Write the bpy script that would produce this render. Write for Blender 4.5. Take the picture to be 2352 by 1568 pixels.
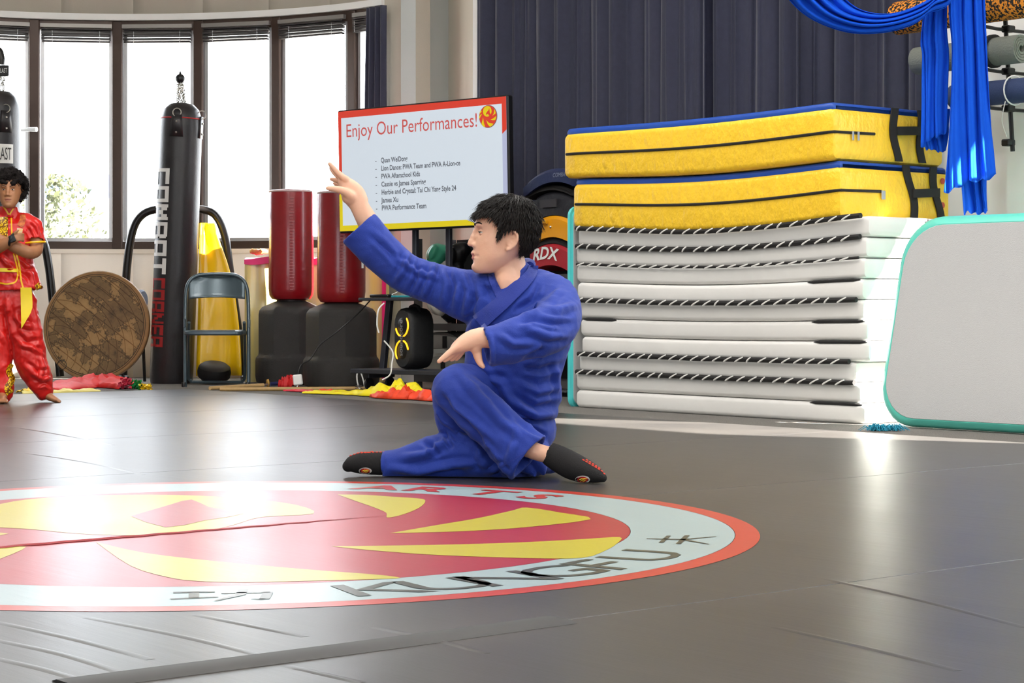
import bpy, bmesh, math, random
from mathutils import Vector, Matrix, noise
from mathutils.bvhtree import BVHTree
random.seed(7)
for o in list(bpy.data.objects): bpy.data.objects.remove(o)
SC = bpy.context.scene
COL = SC.collection
PI = math.pi

# ------------------------------------------------------------------ camera, sky, sun, lamps, exposure
F = 4573.0          # focal length in pixels of the 2352 px wide frame (70 mm lens)
EYE = 0.55          # lens height above the training mat
HOR = 700.0         # image row of the horizon
FLOOR = -0.025      # carpet, the training mat lies on it (mat top = 0)
cam = bpy.data.cameras.new('camera'); camo = bpy.data.objects.new('camera', cam); COL.objects.link(camo)
camo.location = (0, 0, EYE); camo.rotation_euler = (PI/2, 0, 0)
cam.sensor_width = 36.0; cam.lens = 36.0*F/2352; cam.shift_y = -84.0/2352; cam.clip_end = 400
SC.camera = camo
vs = SC.view_settings
vs.view_transform = 'Standard'; vs.look = 'None'; vs.gamma = 1.0; vs.use_curve_mapping = False
vs.exposure = 0.08
world = bpy.data.worlds.new('sky'); SC.world = world; world.use_nodes = True
bg = world.node_tree.nodes['Background']; bg.inputs[0].default_value = (0.88, 0.94, 1.0, 1); bg.inputs[1].default_value = 10.5
SUN_AZ = Vector((0.90, -0.435, 0)).normalized(); SUN_EL = math.radians(33)
sd = (SUN_AZ*math.cos(SUN_EL) + Vector((0, 0, math.sin(SUN_EL)))).normalized()
sl = bpy.data.lights.new('sun', 'SUN'); sl.energy = 90.0; sl.angle = math.radians(0.6); sl.color = (1.0, 0.95, 0.88)
so = bpy.data.objects.new('sun', sl); COL.objects.link(so); so.rotation_euler = sd.to_track_quat('Z', 'Y').to_euler(); so.location = sd*30
CEIL = 4.75
LAMPS = [(-3.2, 1.0), (0.2, 1.0), (3.4, 1.0), (-3.2, 4.2), (0.2, 4.2), (3.4, 4.2), (-3.2, 7.4), (0.2, 7.4), (3.0, 6.6), (-3.0, 9.8), (-0.2, 9.8)]
for x, y in LAMPS:
    al = bpy.data.lights.new('ceiling_lamp', 'AREA'); al.shape = 'RECTANGLE'; al.size = 1.2; al.size_y = 0.6
    al.energy = 66; al.color = (1.0, 0.965, 0.92)
    ao = bpy.data.objects.new('ceiling_lamp', al); COL.objects.link(ao); ao.location = (x, y, CEIL-0.09)

# ------------------------------------------------------------------ measuring
def P(px, py, Y): return Vector(((px-1176)/F*Y, Y, EYE-(py-HOR)/F*Y))      # a point seen at (px,py) that stands Y metres away
def G(px, py, z=FLOOR):                                                    # the same for a point on the carpet (or at height z)
    Y = (EYE-z)*F/(py-HOR); return Vector(((px-1176)/F*Y, Y, z))
UL = G(1325, 935); UR = G(1990, 975)
U = (UR-UL).normalized(); V = Vector((-U.y, U.x, 0))                        # along the stacked mats / into the corner
UO = UL.copy()
def UV(u, v, z=0.0): return Vector((UO.x+u*U.x+v*V.x, UO.y+u*U.y+v*V.y, z))
def upix(px, v):                                                           # u where a vertical line at column px meets the plane v
    k = (px-1176)/F; b = UO+v*V
    return (k*b.y-b.x)/(U.x-k*U.y)
def lerp(a, b, t): return a+(b-a)*t

# ------------------------------------------------------------------ materials
def node(nt, t, **kw):
    n = nt.nodes.new(t)
    for k, v in kw.items(): setattr(n, k, v)
    return n
MATS = {}
def mat(name, col, rough=0.6, metal=0.0, spec=0.5, var=0.0, vscale=8.0, bump=0.0, bscale=60.0, sheen=0.0, coat=0.0, emit=None, estr=0.0, col2=None, stretch=None, detail=4.0, sss=0.0, fine=0.0):
    if name in MATS: return MATS[name]
    m = bpy.data.materials.new(name); m.use_nodes = True; nt = m.node_tree; b = nt.nodes['Principled BSDF']
    b.inputs['Base Color'].default_value = (*col, 1); b.inputs['Roughness'].default_value = rough; b.inputs['Metallic'].default_value = metal
    b.inputs['Specular IOR Level'].default_value = spec
    if sheen: b.inputs['Sheen Weight'].default_value = sheen
    if coat: b.inputs['Coat Weight'].default_value = coat; b.inputs['Coat Roughness'].default_value = 0.15
    if emit: b.inputs['Emission Color'].default_value = (*emit, 1); b.inputs['Emission Strength'].default_value = estr
    if sss: b.inputs['Subsurface Weight'].default_value = sss; b.inputs['Subsurface Radius'].default_value = (0.012, 0.005, 0.003)
    if var or bump or col2:
        tc = node(nt, 'ShaderNodeTexCoord'); mp = node(nt, 'ShaderNodeMapping'); nt.links.new(tc.outputs['Object'], mp.inputs[0])
        if stretch: mp.inputs['Scale'].default_value = stretch
        if var or col2:
            n = node(nt, 'ShaderNodeTexNoise'); n.inputs['Scale'].default_value = vscale; n.inputs['Detail'].default_value = detail
            nt.links.new(mp.outputs[0], n.inputs[0])
            r = node(nt, 'ShaderNodeValToRGB'); r.color_ramp.elements[0].position = 0.3; r.color_ramp.elements[1].position = 0.7
            c2 = col2 if col2 else tuple(min(1, c*(1+var)) for c in col); c1 = col if col2 else tuple(c*(1-var) for c in col)
            r.color_ramp.elements[0].color = (*c1, 1); r.color_ramp.elements[1].color = (*c2, 1)
            nt.links.new(n.outputs[0], r.inputs[0]); nt.links.new(r.outputs[0], b.inputs['Base Color'])
        if bump:
            n2 = node(nt, 'ShaderNodeTexNoise'); n2.inputs['Scale'].default_value = bscale; n2.inputs['Detail'].default_value = 3
            nt.links.new(mp.outputs[0], n2.inputs[0])
            bp = node(nt, 'ShaderNodeBump'); bp.inputs['Strength'].default_value = bump; bp.inputs['Distance'].default_value = 0.01
            nt.links.new(n2.outputs[0], bp.inputs['Height']); nt.links.new(bp.outputs[0], b.inputs['Normal'])
    MATS[name] = m; return m
def srgb(r, g, b):
    f = lambda c: (c/255/12.92) if c <= 10 else ((c/255+0.055)/1.055)**2.4
    return (f(r), f(g), f(b))

# ------------------------------------------------------------------ mesh collecting
class MB:
    def __init__(s): s.v = []; s.f = []
    def add(s, vs_, fs): k = len(s.v); s.v += [Vector(p) for p in vs_]; s.f += [tuple(i+k for i in f) for f in fs]; return s
    def box(s, c, size, X=Vector((1, 0, 0)), Yd=Vector((0, 1, 0)), Z=Vector((0, 0, 1)), ch=0.0):
        c = Vector(c); hx, hy, hz = size[0]/2, size[1]/2, size[2]/2
        if ch <= 0:
            pts = [c+X*(sx*hx)+Yd*(sy*hy)+Z*(sz*hz) for sz in (-1, 1) for sx, sy in ((-1, -1), (1, -1), (1, 1), (-1, 1))]
            return s.add(pts, [(3, 2, 1, 0), (4, 5, 6, 7), (0, 1, 5, 4), (1, 2, 6, 5), (2, 3, 7, 6), (3, 0, 4, 7)])
        ch = min(ch, hx*.9, hy*.9, hz*.9); pts = []; rings = []
        for zz, e in ((-hz, ch), (-hz+ch, 0), (hz-ch, 0), (hz, ch)):
            a, b = hx-e, hy-e
            rings.append([(-a, -b+(ch-e)), (-a+(ch-e), -b), (a-(ch-e), -b), (a, -b+(ch-e)), (a, b-(ch-e)), (a-(ch-e), b), (-a+(ch-e), b), (-a, b-(ch-e))])
            for p in rings[-1]: pts.append(c+X*p[0]+Yd*p[1]+Z*zz)
        fs = [tuple(range(7, -1, -1)), tuple(range(24, 32))]
        for r in range(3):
            for i in range(8): j = (i+1) % 8; fs.append((r*8+i, r*8+j, r*8+8+j, r*8+8+i))
        return s.add(pts, fs)
    def rings(s, rs, closed=True, cap=True):
        n = len(rs[0]); pts = [p for r in rs for p in r]; fs = []
        for k in range(len(rs)-1):
            for i in range(n if closed else n-1):
                j = (i+1) % n; fs.append((k*n+i, k*n+j, k*n+n+j, k*n+n+i))
        if cap and closed: fs.append(tuple(range(n-1, -1, -1))); fs.append(tuple(range((len(rs)-1)*n, len(rs)*n)))
        return s.add(pts, fs)
    def tube(s, pts, r, n=8, closed=False):
        pts = [Vector(p) for p in pts]; m = len(pts); rr = r if isinstance(r, (list, tuple)) else [r]*m; rs = []; up = None
        for i in range(m):
            a = pts[i-1] if (i > 0 or closed) else pts[i]; b = pts[(i+1) % m] if (i < m-1 or closed) else pts[i]
            t = (b-a).normalized() if (b-a).length > 1e-9 else Vector((0, 0, 1))
            if up is None: up = t.orthogonal().normalized()
            up = (up-t*up.dot(t)); up = up.normalized() if up.length > 1e-6 else t.orthogonal().normalized()
            w = t.cross(up)
            rs.append([pts[i]+(up*math.cos(2*PI*k/n)+w*math.sin(2*PI*k/n))*rr[i] for k in range(n)])
        if closed: rs.append(rs[0]); return s.rings(rs, True, False)
        return s.rings(rs)
    def lathe(s, base, prof, n=24, ax=Vector((0, 0, 1))):            # prof: list of (radius, height)
        ax = ax.normalized(); a = ax.orthogonal().normalized(); b = ax.cross(a); base = Vector(base)
        return s.rings([[base+ax*h+(a*math.cos(2*PI*k/n)+b*math.sin(2*PI*k/n))*max(r, 1e-4) for k in range(n)] for r, h in prof])
    def prism(s, poly, d):                                            # closed outline swept along vector d
        poly = [Vector(p) for p in poly]; n = len(poly); d = Vector(d)
        return s.add(poly+[p+d for p in poly], [tuple(range(n-1, -1, -1)), tuple(range(n, 2*n))]+[(i, (i+1) % n, n+(i+1) % n, n+i) for i in range(n)])
    def grid(s, rows):
        n = len(rows[0]); return s.rings(rows, False, False)
    def sphere(s, c, r, n=12, m=8, ax=None):
        c = Vector(c); rx, ry, rz = (r, r, r) if not isinstance(r, (tuple, list)) else r
        return s.rings([[c+Vector((rx*math.sin(PI*j/m)*math.cos(2*PI*k/n), ry*math.sin(PI*j/m)*math.sin(2*PI*k/n), -rz*math.cos(PI*j/m))) for k in range(n)] for j in [0.02]+list(range(1, m))+[m-0.02]])

BASE = {}
def link(o, parent=None, base=None):
    COL.objects.link(o)
    BASE[o] = base if base is not None else Vector((0, 0, 0))
    if parent is not None: o.parent = parent; o.location = BASE[o]-BASE[parent]
    else: o.location = BASE[o]
    return o
def finish(me, smooth):
    bm = bmesh.new(); bm.from_mesh(me); bmesh.ops.recalc_face_normals(bm, faces=bm.faces); bm.to_mesh(me); bm.free()
    if smooth:
        for p in me.polygons: p.use_smooth = True
        if smooth != 'all':
            try: me.set_sharp_from_angle(angle=math.radians(38))
            except Exception: pass
def base_of(vs_):
    xs = [v.x for v in vs_]; ys = [v.y for v in vs_]; zs = [v.z for v in vs_]
    return Vector(((min(xs)+max(xs))/2, (min(ys)+max(ys))/2, min(zs)))
def obj(name, mb, m, parent=None, smooth=True, label=None, cat=None, group=None, kind=None):
    b = base_of(mb.v); me = bpy.data.meshes.new(name); me.from_pydata([v-b for v in mb.v], [], mb.f); finish(me, smooth)
    for mm in (m if isinstance(m, list) else [m]): me.materials.append(mm)
    o = bpy.data.objects.new(name, me); link(o, parent, b); tag(o, label, cat, group, kind); return o
def tag(o, label=None, cat=None, group=None, kind=None):
    if label: o['label'] = label
    if cat: o['category'] = cat
    if group: o['group'] = group
    if kind: o['kind'] = kind
    return o
def thing(name, base, label, cat, group=None):
    o = bpy.data.objects.new(name, None); o.empty_display_size = 0.1; link(o, None, Vector(base)); return tag(o, label, cat, group)
def struct(name, mb, m, smooth=False): return obj(name, mb, m, None, smooth, kind='structure')
def spline(pts, n):                                                     # Catmull-Rom through tuples
    out = []; m = len(pts)
    for i in range(m-1):
        p0 = pts[max(i-1, 0)]; p1 = pts[i]; p2 = pts[i+1]; p3 = pts[min(i+2, m-1)]
        for k in range(n):
            t = k/n; out.append(tuple(0.5*((2*b)+(-a+c)*t+(2*a-5*b+4*c-d)*t*t+(-a+3*b-3*c+d)*t**3) for a, b, c, d in zip(p0, p1, p2, p3)))
    out.append(tuple(pts[-1])); return out
def spv(pts, n=6): return [Vector(p) for p in spline([tuple(p) for p in pts], n)]
def text2d(s, size=1.0, shear=0.0, bold=0.0, space=1.0):                 # flat lettering with the built-in font: vertices, faces
    c = bpy.data.curves.new('t', 'FONT'); c.body = s; c.size = size; c.shear = shear; c.offset = bold; c.resolution_u = 3; c.space_character = space
    o = bpy.data.objects.new('t', c); COL.objects.link(o); bpy.context.view_layer.update()
    ev = o.evaluated_get(bpy.context.evaluated_depsgraph_get()); me = ev.to_mesh()
    v = [tuple(p.co) for p in me.vertices]; f = [tuple(p.vertices) for p in me.polygons]; ev.to_mesh_clear()
    bpy.data.objects.remove(o); bpy.data.curves.remove(c); return v, f
def text_on(s, size, origin, X, Z, width=None, **kw):                   # lettering laid on a plane
    v, f = text2d(s, size, **kw); mb = MB()
    w = max(p[0] for p in v); k = (width/w) if width else 1.0
    mb.add([Vector(origin)+X*(p[0]*k)+Z*p[1] for p in v], f); return mb
def remesh(mb, voxel, smooth=4, name='r'):
    me = bpy.data.meshes.new(name); me.from_pydata(mb.v, [], mb.f); finish(me, False)
    o = bpy.data.objects.new(name, me); COL.objects.link(o)
    r = o.modifiers.new('r', 'REMESH'); r.mode = 'VOXEL'; r.voxel_size = voxel
    if smooth: sm = o.modifiers.new('s', 'SMOOTH'); sm.factor = 0.5; sm.iterations = smooth
    bpy.context.view_layer.update()
    ev = o.evaluated_get(bpy.context.evaluated_depsgraph_get()); m2 = bpy.data.meshes.new_from_object(ev)
    bpy.data.objects.remove(o); bpy.data.meshes.remove(me); return m2
def mesh_obj(name, me, m, parent, base=None):
    b = base if base is not None else base_of([v.co for v in me.vertices]); me.transform(Matrix.Translation(-b)); me.name = name
    me.materials.clear()
    for mm in (m if isinstance(m, list) else [m]): me.materials.append(mm)
    for p in me.polygons: p.use_smooth = True
    o = bpy.data.objects.new(name, me); link(o, parent, b); return o
def bvh_of(me): return BVHTree.FromPolygons([v.co.copy() for v in me.vertices], [tuple(p.vertices) for p in me.polygons])
def hit(bvh, px, py, off=0.0, fallback=None):                            # where the line of sight through (px,py) meets a surface
    d = Vector((px-1176, F, -(py-HOR))).normalized(); r = bvh.ray_cast(Vector((0, 0, EYE)), d)
    if r[0] is None: return P(px, py, fallback) if fallback else None
    return r[0]-d*off
def ribbon(bvh, line, hw, th, off=0.0, fallback=None, nacross=5):        # a strip of cloth lying on a surface along a line
    pts = spline(line, 5); rows = []; m = len(pts)
    for i in range(m):
        a = pts[max(i-1, 0)]; b = pts[min(i+1, m-1)]; tx, ty = b[0]-a[0], b[1]-a[1]; L = math.hypot(tx, ty) or 1; nx, ny = -ty/L, tx/L
        h_ = hw if not isinstance(hw, (list, tuple)) else lerp(hw[0], hw[1], i/(m-1))
        row = []
        for k in range(nacross):
            s = (k/(nacross-1)*2-1)*h_; q = hit(bvh, pts[i][0]+nx*s, pts[i][1]+ny*s, off, None)
            row.append(q)
        good = [q for q in row if q is not None]
        if not good:
            if fallback is None: continue
            row = [P(pts[i][0]+nx*(k/(nacross-1)*2-1)*h_, pts[i][1]+ny*(k/(nacross-1)*2-1)*h_, fallback) for k in range(nacross)]
        else:
            ys = sum(q.y for q in good)/len(good)
            row = [q if q is not None else P(pts[i][0]+nx*(k/(nacross-1)*2-1)*h_, pts[i][1]+ny*(k/(nacross-1)*2-1)*h_, ys) for k, q in enumerate(row)]
        rows.append(row)
    mb = MB(); rs = []
    for row in rows:
        fr = [q-Vector((q.x, q.y, q.z-EYE)).normalized()*th for q in row]
        rs.append(row+fr[::-1])
    mb.rings(rs); return mb
# ------------------------------------------------------------------ setting
M_wall = mat('wall_paint', srgb(206, 198, 184), 0.85, var=0.02, vscale=2, bump=0.08, bscale=90)
M_wallc = mat('wall_paint_cool', srgb(204, 208, 206), 0.85, bump=0.08, bscale=90)
M_wallglow = mat('wall_glow_tint', srgb(250, 238, 224), 0.8, bump=0.08, bscale=90)  # warm light glowing on the wall below the windows, put into its colour
M_white = mat('white_paint', srgb(244, 243, 240), 0.6)
M_bronze = mat('bronze_frame', srgb(74, 58, 50), 0.4, 0.3)
M_alu = mat('aluminium_sash', srgb(205, 205, 208), 0.35, 0.6)
M_carpet = mat('carpet', srgb(128, 124, 118), 0.95, col2=srgb(86, 83, 80), vscale=160, bump=0.5, bscale=220)
M_ceil = mat('ceiling_paint', srgb(238, 236, 230), 0.9)
M_out = mat('outside_paving', srgb(205, 203, 198), 0.9, var=0.05)
def glass_mat():
    m = bpy.data.materials.new('window_glass'); m.use_nodes = True; nt = m.node_tree; nt.nodes.clear()
    o = node(nt, 'ShaderNodeOutputMaterial'); mx = node(nt, 'ShaderNodeMixShader'); t = node(nt, 'ShaderNodeBsdfTransparent'); g = node(nt, 'ShaderNodeBsdfGlossy')
    g.inputs['Roughness'].default_value = 0.02; mx.inputs[0].default_value = 0.05
    nt.links.new(t.outputs[0], mx.inputs[1]); nt.links.new(g.outputs[0], mx.inputs[2]); nt.links.new(mx.outputs[0], o.inputs[0]); return m
M_glass = glass_mat()
struct('floor', MB().box((0, 5, FLOOR-0.1), (26, 24, 0.2)), M_carpet)
struct('outside_ground', MB().box((0, 60, -0.6), (260, 260, 0.2)), M_out)

# --- bowed window wall
YB = 15.8; XB = (306-1176)/F*YB; RB = 2.976; CB = Vector((XB, YB-RB, 0))
ZH = EYE+(HOR-47.5)/F*YB; ZS = EYE+(HOR-572)/F*YB
def arc_px(px, r=RB):
    k = (px-1176)/F; a = 1+k*k; b = -2*(k*CB.x+CB.y); c = CB.x**2+CB.y**2-r*r
    Y = (-b+math.sqrt(b*b-4*a*c))/(2*a); return math.atan2(k*Y-CB.x, Y-CB.y)
def arc(ph, r=RB, z=0.0): return Vector((CB.x+r*math.sin(ph), CB.y+r*math.cos(ph), z))
PH1 = arc_px(883); PH0 = -PH1
mull = [arc_px(p) for p in (80, 270, 455, 633, 805)]
stp = mull[1]-mull[0]
mull = [mull[0]-2*stp, mull[0]-stp]+mull
phs = [PH0]+[p for p in mull if p > PH0+0.05]+[PH1]
def curved_wall(z0, z1, r0=RB, r1=RB+0.16, n=40, a=PH0, b=PH1):
    rs = []
    for i in range(n+1):
        ph = lerp(a, b, i/n); rs.append([arc(ph, r0, z0), arc(ph, r1, z0), arc(ph, r1, z1), arc(ph, r0, z1)])
    return MB().rings(rs)
for k in range(8):
    pa_, pb_ = lerp(PH0, PH1, k/8), lerp(PH0, PH1, (k+1)/8)
    struct('wall_bay_below_%d' % (k+1), curved_wall(FLOOR, ZS-0.03, n=6, a=pa_, b=pb_), M_wallglow, 'all'); struct('wall_bay_above_%d' % (k+1), curved_wall(ZH+0.045, CEIL, n=6, a=pa_, b=pb_), M_wall, 'all')
struct('trim_1', curved_wall(ZH, ZH+0.05, RB-0.03, RB+0.16), M_white, True)
struct('trim_2', curved_wall(ZS-0.035, ZS, RB-0.004, RB+0.16), M_wallglow, True)
WINS = []
M_slat = mat('blind_slat', srgb(56, 52, 52), 0.5, 0.3)
M_rail = mat('blind_rail', srgb(150, 146, 142), 0.4, 0.5)
for i in range(len(phs)-1):
    a, b = phs[i], phs[i+1]; A = arc(a, RB+0.06); B = arc(b, RB+0.06); d = (B-A); L = d.length; X = d.normalized(); Nn = Vector((-X.y, X.x, 0))
    mid = (A+B)/2; zc = (ZS+ZH)/2; hh = ZH-ZS
    fr = MB()
    last = (i == len(phs)-2)
    if i > 0: fr.box(A+Vector((0, 0, zc)), (0.085, 0.11, hh), X, Nn, ch=0.008)
    if last: fr.box(B-X*0.03+Vector((0, 0, zc)), (0.06, 0.11, hh), X, Nn)
    fr.box(mid+Vector((0, 0, ZS+0.03)), (L, 0.08, 0.06), X, Nn); fr.box(mid+Vector((0, 0, ZH-0.04)), (L, 0.08, 0.08), X, Nn)
    w = struct('window_%d' % (i+1), fr, M_bronze)
    sa = MB()
    for e, sgn in ((A, 1), (B, -1)): sa.box(e+X*(sgn*0.062)+Vector((0, 0, zc)), (0.028, 0.05, hh-0.14), X, Nn)
    for z in (ZS+0.075, ZH-0.095): sa.box(mid+Vector((0, 0, z)), (L-0.1, 0.05, 0.026), X, Nn)
    obj('sash', sa, M_alu, w, False)
    obj('pane', MB().box(mid+Nn*0.01+Vector((0, 0, zc)), (L-0.13, 0.006, hh-0.17), X, Nn), M_glass, w, False)
    WINS.append(w)
    if i > 1:
        where = ['behind the labelled heavy bag', 'above the standing child', 'behind the lettered heavy bag', 'behind the red punching bags', 'nearest the display screen', 'beside the gathered curtain'][i-2]
        m_ = mid-Nn*0.075; bl = thing('window_blind', (m_.x, m_.y, ZH-0.18), 'raised dark slatted blind at the window top '+where, 'blind', 'blinds across the bowed window')
        obj('head_rail', MB().box(m_+Vector((0, 0, ZH-0.05)), (L-0.1, 0.035, 0.03), X, Nn), M_rail, bl, False)
        for k in range(7): obj('slat', MB().box(m_+Vector((0, 0, ZH-0.082-0.0125*k)), (L-0.12, 0.045, 0.0075), X, (Nn+Vector((0, 0, 0.12*((k % 3)-1)))).normalized()), M_slat, bl, False)
        obj('bottom_rail', MB().box(m_+Vector((0, 0, ZH-0.176)), (L-0.13, 0.04, 0.014), X, Nn), M_slat, bl, False)
        for s_ in (-1, 1): obj('cord', MB().tube([m_+X*(s_*L*0.28)-Nn*0.02+Vector((0, 0, z)) for z in (ZH-0.18, ZH-0.09)], 0.003, 5), M_alu, bl, False)

# --- wall pieces between the bow and the curtain
VC = 1.2; VW = 1.42
def vwall(name, a, b, z0, z1, m, th=0.14):
    d = (b-a); X = d.normalized(); Nn = Vector((-X.y, X.x, 0)); c = (a+b)/2+Nn*th/2
    return struct(name, MB().box(Vector((c.x, c.y, (z0+z1)/2)), (d.length, th, z1-z0), X, Nn), m)
pA = arc(PH1); pA.z = 0
pB = Vector(((955-1176)/F*14.72, 14.72, 0)); pC = Vector(((1030-1176)/F*15.05, 15.05, 0)); pD = UV(upix(1096, VW)-0.05, VW)
vwall('wall_pillar_front', pA, pB, FLOOR, CEIL, M_wall); vwall('wall_pillar_side', pB, pC, FLOOR, CEIL, M_wallc); vwall('wall_pillar_back', pC, pD, FLOOR, CEIL, M_wall)
def open_wall(name, org, X, L, z0, z1, th, holes, m):
    Nn = Vector((-X.y, X.x, 0)); us = sorted({0, L}|{h for o in holes for h in o[:2]}); zs = sorted({z0, z1}|{h for o in holes for h in o[2:]}); mb = MB()
    for i in range(len(us)-1):
        for j in range(len(zs)-1):
            uc = (us[i]+us[i+1])/2; zc = (zs[j]+zs[j+1])/2
            if any(o[0] < uc < o[1] and o[2] < zc < o[3] for o in holes): continue
            mb.box(org+X*uc+Nn*th/2+Vector((0, 0, zc-org.z)), (us[i+1]-us[i], th, zs[j+1]-zs[j]), X, Nn)
    return struct(name, mb, m)
u0 = upix(1096, VW)-0.05
HOLES = [(upix(1180, VW)-u0, upix(2128, VW)-u0, 0.95, 3.5), (4.2-u0, 5.5-u0, 1.7, 2.9), (6.5-u0, 8.7-u0, 2.5, 4.5)]
open_wall('wall_curtain_side', UV(u0, VW), U, 10.5-u0, FLOOR, CEIL, 0.14, HOLES, M_white)
for k, h in enumerate(HOLES):
    c = UV(u0+(h[0]+h[1])/2, VW+0.07, (h[2]+h[3])/2); fr = MB(); W_ = h[1]-h[0]; H_ = h[3]-h[2]
    for s_ in (-1, 1): fr.box(c+U*(s_*(W_/2-0.02)), (0.04, 0.08, H_), U, V); fr.box(c+Vector((0, 0, s_*(H_/2-0.02))), (W_-0.08, 0.08, 0.04), U, V)
    w = struct('window_%d' % (20+k), fr, M_alu); obj('pane', MB().box(c, (W_-0.08, 0.006, H_-0.08), U, V), M_glass, w, False)
pil = UV(upix(2331, VW)+0.55, VW-0.09, (FLOOR+CEIL)/2)
struct('wall_pilaster', MB().box(UV(upix(2331, VW)+0.27, VW-0.05, (FLOOR+CEIL)/2), (0.5, 0.1, CEIL-FLOOR), U, V), M_white)
# --- rest of the room, behind and beside the camera
e1 = UV(10.5, VW); vwall('wall_right', e1, Vector((8.6, -5, 0)), FLOOR, CEIL, M_wallc)
open_wall('wall_front', Vector((8.6, -5, 0)), Vector((-1, 0, 0)), 20.1, FLOOR, CEIL, 0.16, [(1.0, 5.2, 0.7, 2.4), (11.4, 15.6, 0.7, 2.4)], M_wallc)  # both openings added out of view to let in frontal fill light
for k in (0, 2):
    c = Vector((8.6-(3.1+5.2*k), -5.08, 1.55)); fr = MB(); X = Vector((1, 0, 0))
    for s_ in (-1, 0, 1): fr.box(c+X*(s_*2.07), (0.06, 0.1, 1.7))
    for s_ in (-1, 1): fr.box(c+Vector((0, 0, s_*0.82)), (4.2, 0.1, 0.06))
    w = struct('window_%d' % (30+k), fr, M_bronze); obj('pane', MB().box(c, (4.08, 0.006, 1.58)), M_glass, w, False)  # unseen window, added with its portal to brighten surfaces facing the camera
    pl = bpy.data.lights.new('fill_portal', 'AREA'); pl.shape = 'RECTANGLE'; pl.size = 4.2; pl.size_y = 1.7; pl.cycles.is_portal = True
    po = bpy.data.objects.new('fill_portal', pl); COL.objects.link(po); po.location = c+Vector((0, 0.1, 0)); po.rotation_euler = (PI/2, 0, 0)
foot = [Vector((-11.6, -5.1, 0)), Vector((-11.6, 12.3, 0))]+[arc(lerp(PH0, PH1, k/24), RB+0.16) for k in range(25)]+[pC+Vector((0.1, 0.1, 0)), UV(u0, VW+0.14), UV(10.5, VW+0.14), Vector((8.75, -5.1, 0))]
struct('ceiling', MB().prism([p+Vector((0, 0, CEIL-p.z)) for p in foot], (0, 0, 0.15)), M_ceil)
vwall('wall_left', Vector((-11.5, -5, 0)), Vector((-11.5, 12.2, 0)), FLOOR, CEIL, M_wallc); vwall('wall_left_back', Vector((-11.5, 12.2, 0)), arc(PH0), FLOOR, CEIL, M_wallc)
for x, y in LAMPS:
    t = thing('ceiling_light', (x, y, CEIL-0.085), 'rectangular white ceiling light fixture', 'ceiling light', 'ceiling lights')
    fr = MB()
    for s_ in (-1, 1): fr.box((x+s_*0.62, y, CEIL-0.042), (0.03, 0.66, 0.085)); fr.box((x, y+s_*0.32, CEIL-0.042), (1.21, 0.03, 0.085))
    obj('frame', fr, M_white, t, False)

# --- training mat, laid in strips
def mat_vinyl():
    m = bpy.data.materials.new('mat_vinyl'); m.use_nodes = True; nt = m.node_tree; b = nt.nodes['Principled BSDF']
    vinyl_nodes(nt, b, srgb(48, 46, 45), srgb(64, 61, 58)); return m
def vinyl_nodes(nt, b, c1, c2, r0=0.30, r1=0.385):
    ge = node(nt, 'ShaderNodeNewGeometry'); mp = node(nt, 'ShaderNodeMapping'); nt.links.new(ge.outputs['Position'], mp.inputs[0])
    mp.vector_type = 'TEXTURE'; mp.inputs['Rotation'].default_value = (0, 0, math.atan2(U.y, U.x))
    n = node(nt, 'ShaderNodeTexNoise'); n.inputs['Scale'].default_value = 1.6; n.inputs['Detail'].default_value = 6; nt.links.new(mp.outputs[0], n.inputs[0])
    r = node(nt, 'ShaderNodeValToRGB'); r.color_ramp.elements[0].position = 0.35; r.color_ramp.elements[1].position = 0.7
    r.color_ramp.elements[0].color = (*c1, 1); r.color_ramp.elements[1].color = (*c2, 1); nt.links.new(n.outputs[0], r.inputs[0]); nt.links.new(r.outputs[0], b.inputs['Base Color'])
    rr = node(nt, 'ShaderNodeMapRange'); rr.inputs['To Min'].default_value = r0; rr.inputs['To Max'].default_value = r1; nt.links.new(n.outputs[0], rr.inputs[0]); nt.links.new(rr.outputs[0], b.inputs['Roughness'])
    # creases running along the strips' cross direction, uneven and broken up
    mp2 = node(nt, 'ShaderNodeMapping'); nt.links.new(mp.outputs[0], mp2.inputs[0]); mp2.inputs['Scale'].default_value = (0.35, 3.2, 1)
    n2 = node(nt, 'ShaderNodeTexNoise'); n2.inputs['Scale'].default_value = 3.0; n2.inputs['Detail'].default_value = 5; n2.inputs['Roughness'].default_value = 0.62; nt.links.new(mp2.outputs[0], n2.inputs[0])
    n3 = node(nt, 'ShaderNodeTexNoise'); n3.inputs['Scale'].default_value = 420; nt.links.new(mp.outputs[0], n3.inputs[0])
    bp = node(nt, 'ShaderNodeBump'); bp.inputs['Strength'].default_value = 0.10; bp.inputs['Distance'].default_value = 0.012; nt.links.new(n2.outputs[0], bp.inputs['Height'])
    b2 = node(nt, 'ShaderNodeBump'); b2.inputs['Strength'].default_value = 0.05; b2.inputs['Distance'].default_value = 0.002; nt.links.new(n3.outputs[0], b2.inputs['Height']); nt.links.new(bp.outputs[0], b2.inputs['Normal'])
    nt.links.new(b2.outputs[0], b.inputs['Normal']); b.inputs['Specular IOR Level'].default_value = 0.5
def print_mat(name, c):
    m = bpy.data.materials.new(name); m.use_nodes = True; vinyl_nodes(m.node_tree, m.node_tree.nodes['Principled BSDF'], tuple(x*0.95 for x in c), tuple(min(1, x*1.04) for x in c), 0.285, 0.36); return m
CM = G(430, 893, 0.0)
def MV(u, v, z=0.0): return Vector((CM.x+u*U.x+v*V.x, CM.y+u*U.y+v*V.y, z))
M_vinyl = mat_vinyl()
tm = thing('training_mat', MV(7, -5.5, FLOOR), 'large black vinyl training mat with a round red and yellow emblem', 'mat')
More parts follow.
